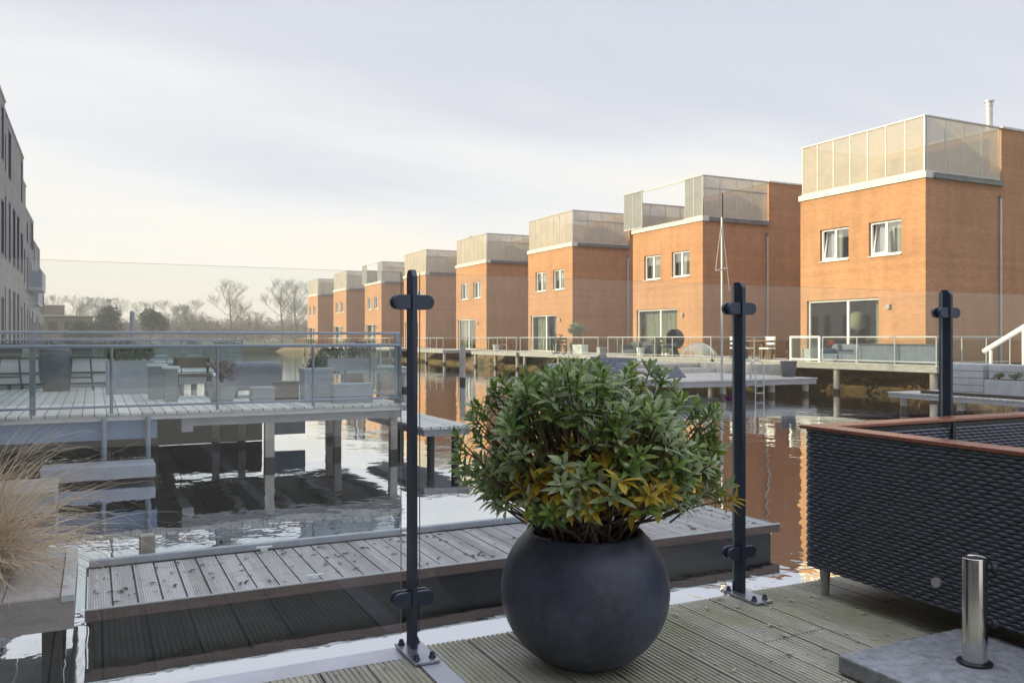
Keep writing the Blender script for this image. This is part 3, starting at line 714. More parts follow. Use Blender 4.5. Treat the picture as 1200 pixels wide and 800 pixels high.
slat_crate('cream slatted planter beside the white pot', 20.1,20.9,11.2,12.2,QZ,.74,'crate')
x0,y0 = 19.45,13.0
root = thing('planter_box', 'grey box planter holding two small green plants at the right jetty', 'planter', (x0,y0,QZ))
b = MB(); b.box(x0-.2,x0+.2,y0-.45,y0+.45,QZ,QZ+.38); b.build('box', M['greypaint'], root, bevel=.01); b = MB(); b.box(x0-.17,x0+.17,y0-.42,y0+.42,QZ+.381,QZ+.384); b.build('soil', M['soil'], root)
bush('green_plant', 'small bright green plant in the grey box, left one', x0,y0+.22,QZ+.38,(.17,.17,.1),260,.05,M['hedge'],group='small plants in the grey box'); bush('green_plant', 'small bright green plant in the grey box, right one', x0,y0-.2,QZ+.38,(.19,.19,.11),260,.05,M['hedge'],group='small plants in the grey box')
slat_crate('low grey slatted planter with a brown plant at the right frame edge', 19.4,19.9,11.2,12.3,QZ,.36,'greypaint',2)
bush('brown_plant', 'small dark brown plant on the low planter at right', 19.6,11.95,QZ+.36,(.13,.13,.12),120,.05,M['leaf_bud'])
tapered_pot('plant_pot', 'tall white tapered pot on the cream planter at the right edge', 20.5,11.5,QZ+.75,.17,.27,.5,M['whiteplastic'])
bush('olive_tree', 'slender olive tree growing in the white pot at right', 20.5,11.5,QZ+1.2,(.42,.42,.34),700,.07,M['olive'],stems=3,cat='tree',trunk=.5)
root = thing('sloping_handrail', 'white sloping handrail on two posts behind the right jetty planters', 'handrail', (22.0,13.6,QZ))
b = MB(); b.tube([(21.6,15.1,QZ+1.02),(21.6,13.9,QZ+1.72)], .07, 10); b.build('rail', M['whiteplastic'], root)
for y,z in ((14.9,1.06),(14.0,1.6)):
    b = MB(); b.cyl(21.6,y,QZ,QZ+z,.045,n=10); b.build('post', M['whiteplastic'], root)
b = MB(); b.cbox((21.6,13.85,QZ+1.62),(.16,.16,.1)); b.build('lamp_cap', M['whiteplastic'], root)

# ------------------------------------------------------------------ left row of tall grey houses
def row_house(label, x, y0, y1, top, seed, balcony=None, depth=9):
    rnd = random.Random(seed)
    root = thing('row_house', label, 'house', (x,y0,.06), 'tall beige brick houses along the left bank')
    holes = []; n = max(2,int((y1-y0)/1.75)); d = (y1-y0)/n
    for (za,zb) in ((.5,3.0),(4.0,6.4),(7.3,9.2)):
        for k in range(n):
            w = rnd.choice((.7,.9,1.1)); c = y0+d*(k+.5)
            if zb > 7 and rnd.random() < .35: continue
            holes.append((c-w/2,c+w/2,za,zb if rnd.random() < .7 else zb-.5))
    w = MB(); wall_cells(w, x-.3, x, y0, y1, .02, top, holes)
    w.box(x-depth,x-.3,y0,y0+.3,.02,top-.3); w.box(x-depth,x-.3,y1-.3,y1,.02,top-.3); w.box(x-depth-.3,x-depth,y0,y1,.02,top-.3)
    w.build('wall', M['brick_grey'], root)
    r = MB(); r.box(x-depth,x-.302,y0+.3,y1-.3,top-.5,top-.3); r.build('roof', M['gutter'], root)
    cp = MB(); cp.box(x-.34,x+.04,y0+.002,y1-.002,top+.002,top+.07); cp.build('coping', M['cornice'], root)
    for h in holes:
        f = MB(); X = x-.28; E = X+.292
        f.box(X,E,h[0]+.002,h[0]+.05,h[2]+.002,h[3]-.002); f.box(X,E,h[1]-.05,h[1]-.002,h[2]+.002,h[3]-.002); f.box(X+.001,E-.002,h[0]+.05,h[1]-.05,h[3]-.05,h[3]-.003); f.box(X+.001,E-.002,h[0]+.05,h[1]-.05,h[2]+.003,h[2]+.05)
        fo = f.build('window', M['slate'], root); p = MB(); p.box(X+.02,X+.035,h[0]+.05,h[1]-.05,h[2]+.05,h[3]-.05); p.build('pane', M['pane_dark'], fo)
    if balcony:
        b = MB(); b.box(x,x+.8,balcony[0],balcony[1],balcony[2],balcony[2]+.2); b.build('balcony', M['greypaint'], root)
        b = MB(); b.box(x+.75,x+.8,balcony[0],balcony[1],balcony[2]+.2,balcony[2]+1.3); b.box(x+.001,x+.75,balcony[0],balcony[0]+.05,balcony[2]+.2,balcony[2]+1.3); b.build('balcony_panel', M['bluepole'], root)
row_house('beige brick house beside the terrace, just outside the left frame edge', -2.85, -16, 9.9, 9.6, 1)
row_house('beige brick house on the left bank, mostly outside the left frame edge', -2.9, 10, 35.9, 9.55, 2)
row_house('tall beige brick house nearest in the left row, cut by the frame', -3.0, 36, 46.4, 9.5, 3)
row_house('beige brick house second in the left row, narrow and slightly set back', -3.4, 46.6, 54.4, 9.4, 4)
row_house('beige brick house in the middle of the left row', -3.95, 54.6, 71, 9.4, 5, (66,70.5,4.3))
row_house('beige brick house fourth in the left row with a blue grey balcony', -4.6, 71.2, 92, 9.3, 6, (74,80,3.6))
row_house('farthest beige brick house at the end of the left row', -5.6, 92.4, 122, 9.0, 7)

# ------------------------------------------------------------------ left neighbour's terrace
TV = 12.62
root = thing('terrace_pier', 'neighbouring pale wooden terrace on posts over the water at left', 'terrace', (0,TV,0), 'terraces along the left bank')
b = MB(); b.box(-2.59,1.3,TV,19.7,-.03,0); b.box(1.3,4.35,TV,16.0,-.03,0); b.build('deck_boards', M['palewood'], root)
b = MB(); b.box(-2.59,4.3,TV+.02,TV+.08,-.10,-.032); b.build('edge_board', M['crate'], root)
b = MB(); b.box(1.25,4.3,TV+.1,TV+.2,-.22,-.034); b.box(4.15,4.3,TV+.2,15.9,-.22,-.034); b.box(1.3,4.15,15.75,15.9,-.22,-.034); b.box(1.1,1.25,TV+.1,19.6,-.3,-.034)
for x in (1.9,2.6,3.3): b.box(x,x+.1,TV+.22,15.7,-.24,-.034)
b.build('beam', M['greywood'], root)
b = MB(); b.box(-2.5,1.09,TV+.23,19.5,-.16,-.034); b.box(1.26,4.09,TV+.23,15.69,-.16,-.035); b.build('under_deck_shade', M['dark'], root)  # dark sheets beneath the boards, their colour stands in for shade
b = MB(); b.box(-2.55,.78,TV+.1,TV+.15,-.36,-.11); b.build('fascia_panel', M['bluepaint'], root)
for (x,y,r) in ((2.30,TV+.15,.066),(3.5,TV+.9,.055),(1.9,15.6,.06),(2.35,15.7,.06),(3.9,15.6,.065),(4.2,TV+.18,.055),(0.9,15.5,.07),(.2,17,.07),(-.8,16,.07)):
    p = MB(); p.box(x-r,x+r,y-r,y+r,WATER+.13,-.22 if y < 14 or x > 1.3 else -.16); p.box(x-r*1.02,x+r*1.02,y-r*1.02,y+r*1.02,-2.4,WATER+.13,1); p.build('post', [M['pile'],M['wetpile']], root)
b = MB(); b.box(.95,2.75,15.95,16.0,-.84,-.31); b.build('under_deck_panel', M['dark'], root)  # back panel coloured near-black to paint the shade under the deck
b = MB(); b.box(-2.55,1.09,19.55,19.6,-.84,-.165); b.build('under_deck_panel', M['dark'], root)  # added dark panel: hides bright reflected sky, stands in for under-deck shade
b = MB(); b.box(2.76,3.42,15.45,15.5,-.70,-.31); b.build('under_deck_panel', M['bluepaint'], root)['label'] = 'blue panel hanging under the deck'
for x in (.12,.66):
    p = MB(); p.cyl(x,TV-.02,-.62,-.06,.035,n=10); p.build('hanging_pole', M['bluepole'], root)
# grey landing stages under the terrace edge
root = thing('landing_stage', 'long grey landing stage under the edge of the left terrace', 'landing stage', (-.6,11.9,-.6))
b = MB(); b.box(-.6,.72,12.0,12.55,-.79,-.62); b.build('beam', M['greypaint'], root, bevel=.008)
root = thing('landing_stage', 'short pale landing stage behind the dry grass at left', 'landing stage', (-2.5,10.3,-.6))
b = MB(); b.box(-2.5,-.35,9.9,10.9,-.60,-.56); b.build('deck_boards', M['platwood'], root)
b = MB(); b.box(-2.5,-.36,9.92,10.88,-.78,-.602); b.build('fascia', M['greypaint'], root)
root = thing('low_platform', 'small pale low platform at the right end of the left terrace', 'platform', (4.5,12.0,-.35))
b = MB(); b.box(4.4,5.2,12.0,15.0,-.36,-.32); b.build('deck_boards', M['palewood'], root)
b = MB(); b.box(4.43,5.17,12.03,14.97,-.46,-.362); b.build('frame', M['greywood'], root)
for (x,y) in ((4.6,12.2),(5.0,14.8),(5.0,12.2)):
    p = MB(); p.cyl(x,y,-2.4,-.46,.06,n=10); p.build('post', M['wetpile'], root)

def rail_long(label, pts, z, hs, grp):
    r = railing(label, pts, z, hs[0], group=grp, matr='bluepole', rr=.024)
    return r
rail_long('blue grey railing with glass panels along the left terrace edge', [(-2.5,TV+.06),(4.28,TV+.06),(4.28,15.9)], 0, (.90,), 'blue grey glass railings of the left terraces')
root = thing('handrail', 'upper blue grey handrail above the left terrace glass railing', 'handrail', (-2.5,TV+.12,1.09))
b = MB(); b.tube([(-2.55,TV+.13,1.085),(4.3,TV+.13,1.085)], .02, 8); b.build('rail', M['bluepole'], root)
for x in (-.72,4.25):
    b = MB(); b.box(x-.035,x+.035,TV+.10,TV+.16,0,1.07); b.build('post', M['bluepole'], root)

# things standing on the left terrace
x,y = at(65,16.4)
root = thing('barrel_planter', 'dark rounded barrel planter on the left terrace between bar stools', 'planter', (x,y,0))
b = MB(); b.lathe(x,y,[(.001,0),(.2,0),(.27,.25),(.29,.5),(.27,.78),(.22,.82),(.2,.78),(.001,.77)],28); b.build('barrel', M['slate'], root, smooth=True)
def bar_stool(label, px, d):
    x,y = at(px,d); root = thing('bar_stool', label, 'stool', (x,y,0), 'dark bar stools on the left terrace')
    b = MB(); b.cbox((x,y,.66),(.40,.38,.05)); b.build('seat', M['black'], root, bevel=.015)
    b = MB(); b.cbox((x,y+.19,.80),(.40,.04,.22)); b.build('backrest', M['cushion'], root, bevel=.015)
    for sx in (-1,1):
        for sy in (-1,1):
            b = MB(); b.tube([(x+.16*sx,y+.15*sy,.64),(x+.21*sx,y+.19*sy,0)], .016, 6); b.build('leg', M['black'], root)
    b = MB()
    for sy in (-1,1): b.tube([(x-.19,y+.17*sy,.25),(x+.19,y+.17*sy,.25)], .012, 6)
    b.build('footrest', M['black'], root)
bar_stool('dark bar stool right of the barrel planter', 95, 16.6)
bar_stool('dark bar stool at the left frame edge', 12, 16.9)
root = thing('low_fence', 'low white fence with dark rails at the back of the left terrace', 'fence', (-2.5,19.4,0))
b = MB(); b.box(-2.55,.38,19.40,19.44,.10,.62); b.build('panel', M['whiteplastic'], root)
for z in (.08,.30,.60):
    b = MB(); b.box(-2.57,.40,19.36,19.395,z,z+.035); b.build('rail', M['dark'], root)
for x in (-2.5,-1.5,-.5,.39):
    b = MB(); b.box(x-.03,x+.03,19.445,19.5,0,.66); b.build('post', M['dark'], root)
x,y = at(152,15.7)
root = thing('planter_box', 'grey rectangular planter with a clipped hedge on the left terrace', 'planter', (x,y,0))
b = MB(); b.box(x-.4,x+.4,y-.18,y+.18,.0,.6); b.build('box', M['greypaint'], root, bevel=.01); b = MB(); b.box(x-.36,x+.36,y-.15,y+.15,.601,.604); b.build('soil', M['soil'], root)
root = thing('hedge', 'low clipped green hedge growing in the grey planter at left', 'hedge', (x,y,.6))
b = MB()
for k in range(6): leaf_cloud(b, (x-.33+.13*k,y,.74), (.13,.18,.16), 220, .06)
b.build('foliage', M['hedge'], root)
b = MB()
for k in range(6): b.tube([(x-.33+.13*k,y,.6),(x-.33+.13*k,y,.75)], .01, 5)
b.build('stems', M['stem'], root)
def pedestal(label, px, d, h, w):
    x,y = at(px,d); root = thing('side_table', label, 'table', (x,y,0), 'grey pedestal tables on the left terrace')
    b = MB(); b.box(x-w/2,x+w/2,y-w/2,y+w/2,0,h-.04); b.build('pedestal', M['greywood'], root, bevel=.008)
    b = MB(); b.box(x-w/2-.03,x+w/2+.03,y-w/2-.03,y+w/2+.03,h-.038,h); b.build('tabletop', M['whiteplastic'], root)
pedestal('taller grey pedestal table with white top, left of the two', 184, 14.2, .58, .26)
pedestal('grey pedestal table with white top, nearer and right of the two', 200, 13.7, .56, .2)
x,y = at(226,14.6)
root = thing('bench', 'brown wooden bench between the pedestal tables and the tapered pot', 'bench', (x,y,0))
b = MB(); b.box(x-.3,x+.3,y-.2,y+.2,.36,.41); b.build('seat', M['brownwood'], root); b = MB(); b.box(x-.3,x+.3,y+.17,y+.21,.5,.68); b.build('backrest', M['brownwood'], root)
for sx in (-.26,.26):
    for sy in (-.17,.19): b = MB(); b.box(x+sx-.02,x+sx+.02,y+sy-.02,y+sy+.02,0,.36 if sy < 0 else .66); b.build('leg', M['black'], root)
x,y = at(260,13.35)
tapered_pot('plant_pot', 'grey tapered pot with a dry plant on the left terrace', x,y,0,.13,.19,.30,M['concrete'],square=True,rz=R(10))
bush('dry_plant', 'withered pinkish plant in the grey tapered pot at left', x,y,.28,(.30,.3,.24),420,.07,M['dryplant'],stems=12)
x,y = at(298,14.9)
root = thing('covered_lounge', 'bulky lounge set under a grey cover on the left terrace', 'covered furniture', (x,y,0))
b = MB(); b.box(x-.42,x+.42,y-.4,y+.4,.12,.60); b.build('cover', M['greycover'], root, bevel=.09, seg=4)
for sx in (-.36,.36):
    for sy in (-.34,.34): b = MB(); b.box(x+sx-.03,x+sx+.03,y+sy-.03,y+sy+.03,0,.125); b.build('leg', M['black'], root)
for (px,d,w,dp,h,mm,lab) in ((307,13.5,.34,.3,.24,'concrete','small grey cube in front of the covered lounge'),(335,13.9,.36,.3,.31,'brownwood','low dark brown chest right of the grey cube'),(371,13.7,.46,.36,.53,'greypaint','grey plank storage chest near the right end of the left terrace'),(412,13.5,.62,.25,.30,'greypaint','long low grey box at the right end of the left terrace')):
    x,y = at(px,d); root = thing('storage_box', lab, 'box', (x,y,0), 'boxes standing on the left terrace')
    b = MB(); n = 4 if h > .3 else 3
    for k in range(n): b.box(x-w/2,x+w/2,y-dp/2,y+dp/2,h*.9*k/n+.004,h*.9*(k+1)/n)
    b.build('box_body', M[mm], root); b = MB(); b.box(x-w/2-.015,x+w/2+.015,y-dp/2-.015,y+dp/2+.015,h*.902,h); b.build('lid', M[mm], root)
x,y = at(372,14.9); bush('evergreen_shrub', 'dense green shrub behind the grey plank chest at left', x,y,0,(.36,.3,.45),1300,.07,M['hedge'],trunk=.0)
x,y = at(411,15.0)
root = thing('trough_planter', 'long pale trough planter on legs at the end of the left terrace', 'planter', (x,y,0))
b = MB(); b.box(x-.44,x+.44,y-.16,y+.16,.45,.66); b.build('trough', M['concrete'], root, bevel=.01); b = MB(); b.box(x-.41,x+.41,y-.13,y+.13,.661,.664); b.build('soil', M['soil'], root)
for sx in (-.38,.38): b = MB(); b.tube([(x+sx,y-.1,.45),(x+sx*1.02,y-.13,.2),(x+sx*.9,y-.1,0)], .015, 6); b.build('leg', M['black'], root)
for q,(dx,mm,lab) in enumerate(((-.25,'hedge','trailing green plant in the pale trough, left one'),(.05,'olive','grey green plant in the middle of the pale trough'),(.32,'dryplant','withered plant at the right end of the pale trough'))):
    bush('trough_plant', lab, x+dx,y,.66,(.17,.14,.13),260,.055,M[mm],group='plants in the pale trough')

# further terraces along the left bank
k = 0
DL = ['first', 'second', 'third', 'fourth']
for (v,u1,z) in ((23.5,3.6,.05),(35,3.8,.1),(48,3.6,.1),(64,3.2,.1)):
    far = DL[k]
    pier('terrace_pier', far+' more distant terrace along the left bank beyond the white fence', -2.58,u1,v,v+6,z,[(u1-.3,v+.3),(u1-.3,v+5.5),(0,v+.3)],'palewood',group='terraces along the left bank')
    railing(far+' more distant blue grey railing along the left bank', [(-2.5,v+.06),(u1-.06,v+.06),(u1-.06,v+5.9)], z, .92, group='blue grey glass railings of the left terraces', matr='bluepole', glassy=k < 2)
    for q in range(4):
        x = random.uniform(-1.8,u1-.6); yy = v+random.uniform(1.2,5); 
        lab = [['bushy','loose','low','round'][q], ['green','brownish','dark','pale'][k]]
        bush('terrace_shrub', '%s %s shrub on the %s more distant left terrace' % (lab[0],lab[1],far), x,yy,z,(random.uniform(.4,.8),.5,random.uniform(.35,.6)),500,.12,M[['hedge','olive','dryplant','hedge'][(q+k)%4]],group='shrubs on the distant left terraces')
    k += 1
# far mid-canal landing with white hoop rails
pier('landing_pier', 'small wooden landing in mid canal with white hoop rails', 7.6,10.2,29.0,32.5,.0,[(7.8,29.2),(10,29.2),(10,32.2)])
for (y,lab) in ((29.3,'nearer white hoop handrail on the mid canal landing'),(31.4,'farther white hoop handrail on the mid canal landing')):
    b = MB(); b.tube([(8.3,y,0),(8.3,y,.62)]+[(8.5-.2*math.cos(a),y,.62+.2*math.sin(a)) for a in [math.pi*.5*q/5 for q in range(1,6)]]+[(8.95,y,.82)]+[(8.95+.2*math.sin(a),y,.62+.2*math.cos(a)) for a in [math.pi*.5*q/5 for q in range(1,6)]]+[(9.15,y,0)], .03, 8)
    tag(b.build('hoop_rail', M['white_metal'], smooth=True, org=(8.3,y,0)), lab, 'handrail', 'white hoop rails in mid canal')
chair('dark wicker chair on the mid canal landing', 8.6,30.4,0,R(200),M['black'],'chairs on the mid canal landing')

# ------------------------------------------------------------------ distant trees
def twig_tree(seed, h, width, trunk_h, n_main=9):
    """branches grow outward and up inside an egg-shaped crown, down to fine twigs"""
    rnd = random.Random(seed); tr = MB(); cr = MB()
    cz = (h+trunk_h)/2; rz = (h-trunk_h)/2
    def inside(p): return (p.x/width)**2+(p.y/width)**2+((p.z-cz)/rz)**2 < 1.05
    def branch(p, d, ln, r, lv):
        pts = [p]; dd = d.copy(); q = p.copy()
        for s_ in range(3):
            dd = (dd + Vector((rnd.gauss(0,.13),rnd.gauss(0,.13),rnd.gauss(.10,.08)))).normalized(); q = q + dd*ln/3; pts.append(q.copy())
        (tr if lv == 0 else cr).tube(pts, [r,r*.8,r*.6,r*.4], 6 if lv == 0 else 3, caps=False)
        if lv >= 4: return
        for i in range((n_main,7,6,5)[lv]):
            t = rnd.uniform(.3,1.0); f = t*3; k = min(2,int(f)); a = pts[k].lerp(pts[k+1], f-k)
            if lv == 0: a = Vector((pts[0].lerp(pts[-1],.25+.75*i/n_main)))
            az = rnd.uniform(0,6.28); out = Vector((math.cos(az),math.sin(az),rnd.uniform(.0,.5)))
            nd = (dd*rnd.uniform(.4,.9) + out*rnd.uniform(.6,1.0)).normalized()
            l2 = ln*rnd.uniform(.48,.68) if lv else h*rnd.uniform(.26,.40)
            if lv and not inside(a+nd*l2): l2 *= .55
            branch(a, nd, l2, max(.012, r*(.42 if lv else .34)), lv+1)
    branch(Vector((0,0,0)), Vector((0,0,1)), h*.72, h*.016, 0)
    return tr, cr
protos = []
for s_,(h,sp,th_) in enumerate(((12,5.5,1.5),(11,6.0,1.2),(15,5.2,2.5))):
    root = thing('bare_tree', 'x', 'tree', (0,0,0), 'leafless trees on the horizon')
    t,c = twig_tree(40+s_, h, sp, th_); t.build('trunk', M['bark'], root); c.build('crown', M['twig'], root)
    protos.append(root)
TREES = [(66,165,.78,0,'leafless tree behind the low brick building'),(88,175,.92,1,'leafless round tree right of the low brick building'),(118,190,.85,0,'leafless tree at the left side of the rounded crown pair'),(134,185,.92,1,'rounded leafless tree left of the dark pile'),
         (172,195,.90,1,'rounded leafless tree just right of the dark pile'),(190,205,.85,0,'leafless tree in the gap right of the dark pile'),(212,200,.86,1,'broad leafless tree in the middle of the horizon'),(232,190,.80,0,'short leafless tree left of the tall one'),
         (270,180,.90,2,'tall leafless tree standing above the horizon trees'),(302,200,.70,1,'low leafless tree between the two tall ones'),(330,185,.93,2,'tall slender leafless tree near the farthest brick house'),(346,190,.95,2,'tall leafless tree beside the farthest brick house')]
used = set()
for (px,d,sc,k,lab) in TREES:
    x,y = at(px,d); o = protos[k] if k not in used else dup(protos[k]); used.add(k)
    o.location = (x,y,.06); o.rotation_euler = (0,0,random.uniform(0,6.28)); o.scale = (sc*1.05,sc*1.05,sc); o['label'] = lab
for (px,d,w_,h_,lab) in ((124,150,4.0,7.6,'dense grey green evergreen left of the dark pile'),(176,160,3.6,7.0,'dense evergreen just right of the dark pile'),(90,140,2.4,4.2,'low evergreen in front of the brick building')):
    x,y = at(px,d); root = thing('evergreen_tree', lab, 'tree', (x,y,.06), 'evergreens on the horizon')
    t = MB(); t.tube([(x,y,.06),(x,y,h_*.6)], [.25,.12], 8); t.build('trunk', M['bark'], root)
    t = MB()
    for q in range(9):
        a = random.uniform(0,6.28); r = random.uniform(0,.6)
        leaf_cloud(t, (x+math.cos(a)*w_*r,y+math.sin(a)*w_*r,h_*random.uniform(.3,.78)), (w_*.5,w_*.5,h_*.25), 420, .5)
    t.build('crown', M['farleaf'], root)
# far thicket: reads as one mass
mb = MB()
for k in range(420):
    px = random.uniform(20,520); d = random.uniform(215,300); x,y = at(px,d)
    h = random.uniform(4.5,9.0)*(1+.25*noise.noise((px*.03,0,0)))
    leaf_cloud(mb, (x,y,h*.5), (3.6,3.6,h*.55), 130, 1.7, aspect=.10)
tag(mb.build('woodland', M['thicket']), kind='stuff')
# low brick building
x,y = at(72,150)
root = thing('low_building', 'low flat-roofed brick building among the distant trees at left', 'building', (x,y,.06))
b = MB(); b.cbox((x+1.2,y,2.5),(7.5,7,4.9)); b.cbox((x-1.4,y+2,5.9),(3.6,3.2,1.9)); b.build('wall', M['brick_red'], root)
b = MB(); b.cbox((x+1.2,y,5.0),(7.9,7.4,.16)); b.cbox((x-1.4,y+2,6.94),(3.8,3.4,.14)); b.build('roof', M['cornice'], root)
for s in (-1.4,1.0,3.3): b = MB(); b.cbox((x+1.2+s-1,y-3.52,3.2),(1.3,.06,1.4)); b.build('window', M['pane_dark'], root)

# ------------------------------------------------------------------ near floating jetty and platform
def groove_boards(mb, x0, x1, y0, y1, z, pitch=.146, gap=.006, thick=.026, ridges=8, depth=.004, joints=None, seed=3):
    rnd = random.Random(seed); n = int(round((x1-x0)/pitch)); pitch = (x1-x0)/n
    for i in range(n):
        a, b = x0+i*pitch+gap/2, x0+(i+1)*pitch-gap/2; dz = rnd.uniform(-.0012,.0012)
        prof = [(a,z-thick),(a,z-.002+dz)]; w = (b-a)/ridges
        for k in range(ridges):
            s = a+k*w; prof += [(s+w*.14,z+dz),(s+w*.62,z+dz),(s+w*.72,z-depth+dz),(s+w*.97,z-depth+dz)]
        prof[-1] = (b-.004,z+dz); prof += [(b,z-.002+dz),(b,z-thick)]
        cuts = [y0,y1]
        if joints:
            q = y0+rnd.uniform(.3,joints)
            while q < y1-.3: cuts.insert(-1,q); q += joints*rnd.uniform(.8,1.2)
        for c,d in zip(cuts,cuts[1:]):
            c2 = c+(.003 if c != y0 else 0); d2 = d-(.003 if d != y1 else rnd.uniform(0,.004)); k = len(prof)
            mb.add([(p,c2,q) for p,q in prof]+[(p,d2,q) for p,q in prof], [(j,k+j,k+j+1,j+1) for j in range(k-1)]+[tuple(range(k)),tuple(range(2*k-1,k-1,-1))])
DX0,DX1,DY0,DY1,DZ = -.05,5.45,5.74,6.86,-.64
root = thing('floating_jetty', 'long grey boarded jetty floating just behind the glass railing', 'jetty', (DX0,DY0,DZ))
mb = MB(); groove_boards(mb, DX0+.01,DX1-.01,DY0+.03,DY1-.07,DZ, gap=.012, ridges=9); mb.build('deck_boards', M['dockwood'], root)
b = MB(); b.box(DX0,DX1,DY0,DY0+.026,DZ-.065,DZ+.003); b.box(DX1-.026,DX1,DY0+.026,DY1,DZ-.065,DZ+.003); b.box(DX0,DX0+.008,DY0+.026,DY1,DZ-.065,DZ-.002); b.box(DX0+.008,DX1-.026,DY1-.026,DY1,DZ-.065,DZ+.002); b.build('fascia', M['fascia'], root, bevel=.004)
b = MB(); b.box(DX0,DX1,DY0-.004,DY0+.014,DZ+.0035,DZ+.011); b.build('edge_trim', M['rail_metal'], root)
b = MB(); b.box(DX0+.02,DX1,DY1-.06,DY1-.005,DZ+.004,DZ+.055); b.build('kerb', M['greypaint'], root, bevel=.006)
b = MB(); b.box(DX0+.05,DX1-.05,DY0+.06,DY1-.06,WATER-.15,DZ-.03); b.build('float', M['black'], root)
for (x,y) in ((1.18,DY1-.10),(1.35,DY0+.07),(2.35,DY1-.12),(3.6,DY0+.08)):
    c = MB(); c.cbox((x,y,DZ+.012),(.05,.03,.02)); c.tube([(x-.06,y,DZ+.034),(x+.06,y,DZ+.034)], [.008,.008], 8); c.build('cleat', M['whiteplastic'], root)
x,y = .36,DY1+.12
root = thing('mooring_pile', 'short square weathered post beside the floating jetty', 'pile', (x,y,WATER), 'mooring piles in the canal')
b = MB(); b.box(x-.055,x+.055,y-.055,y+.055,WATER-.8,-.47); b.build('shaft', M['pile'], root, bevel=.008)

PX1 = -.10
root = thing('wooden_platform', 'pale boarded platform at the lower left beside the jetty', 'platform', (-1.5,5.5,-.47))
b = MB(); 
for k in range(9):
    x1 = PX1-.075-k*.292; b.box(x1-.286,x1,5.53,6.80,-.50,-.47)
b.build('deck_boards', M['platwood'], root, bevel=.004)
b = MB(); b.box(PX1-.07,PX1,5.5,6.82,-.50,-.462); b.build('edge_board', M['crate'], root, bevel=.004)
b = MB(); b.box(-2.58,PX1-.002,5.505,5.53,-.66,-.474); b.box(PX1-.03,PX1-.003,5.53,6.81,-.66,-.503); b.build('fascia', M['browngrey'], root)
for (x,y) in ((PX1-.12,5.65),(PX1-.12,6.65),(-1.6,5.65)):
    p = MB(); p.box(x-.05,x+.05,y-.05,y+.05,-2.4,-.502); p.build('post', M['wetpile'], root)

# dry ornamental grass leaning in from the left
gx, gy, gz = -.70, 6.2, -.47
root = thing('ornamental_grass', 'large clump of dry tan grass arching in at the left edge', 'grass clump', (gx,gy,gz))
mb = MB(); rnd = random.Random(5)
for k in range(1150):
    a = rnd.uniform(0,6.28); ln = rnd.uniform(.7,1.35); el = rnd.uniform(.55,1.5)
    p = Vector((gx+rnd.gauss(0,.09),gy+rnd.gauss(0,.09),gz)); d = Vector((math.cos(a)*math.cos(el),math.sin(a)*math.cos(el),math.sin(el)))
    side = Vector((-math.sin(a),math.cos(a),0)); n = 9; vs = []; w = rnd.uniform(.0035,.009); droop = rnd.uniform(.12,.36)
    for i in range(n):
        t = i/(n-1); ww = w*(1-t*.85); sd = (side*math.cos(t*2)+Vector((0,0,1))*math.sin(t*2)*.4)
        vs += [p+sd*ww, p-sd*ww]
        d = (d + Vector((rnd.gauss(0,.05),rnd.gauss(0,.05),-droop*(.5+t)))).normalized(); p = p + d*ln/(n-1)
        if p.z < -.455 and p.x < PX1: p.z = -.455
    mb.add(vs, [(2*i,2*i+1,2*i+3,2*i+2) for i in range(n-1)])
mb.build('blades', M['grass'], root)
tapered_pot('plant_pot', 'low dark pot holding the dry grass on the wooden platform', gx,gy,gz,.16,.18,.10,M['slate'])

# ------------------------------------------------------------------ own terrace
root = thing('terrace', None, None, (0,0,0), kind='structure')
mb = MB(); groove_boards(mb, -2.59,.896,-3.5,2.555,0, joints=2.6, seed=11); groove_boards(mb, .974,6.6,-3.5,2.63,0, joints=2.4, seed=12)
tag(mb.build('terrace_boards', M['deck'], root), kind='structure')
sc_ = MB(); rnd = random.Random(8)
for (xa,n_) in ((.974,26),(-.05,6)):
    for i in range(n_):
        for yj in (2.50,2.02,1.54,1.06):
            for o_x in (.032,.112):
                x = xa+i*.1463+o_x; y = yj+rnd.uniform(-.006,.006)
                sc_.add([(x+.0042*math.cos(k*1.047),y+.0042*math.sin(k*1.047),.0022) for k in range(6)], [tuple(range(6))])
tag(sc_.build('deck_screws', M['black'], root), kind='structure')
b = MB(); b.box(-2.59,.896,2.557,2.66,-.02,-.002); b.box(.8975,.9725,-3.5,2.66,-.02,.001); tag(b.build('terrace_edge_strip', M['strip'], root), kind='structure')
b = MB(); b.box(-2.59,6.6,2.60,2.628,-.2,-.03); b.box(-2.59,6.6,-3.5,2.55,-.16,-.03); tag(b.build('terrace_joists', M['dark'], root), kind='structure')

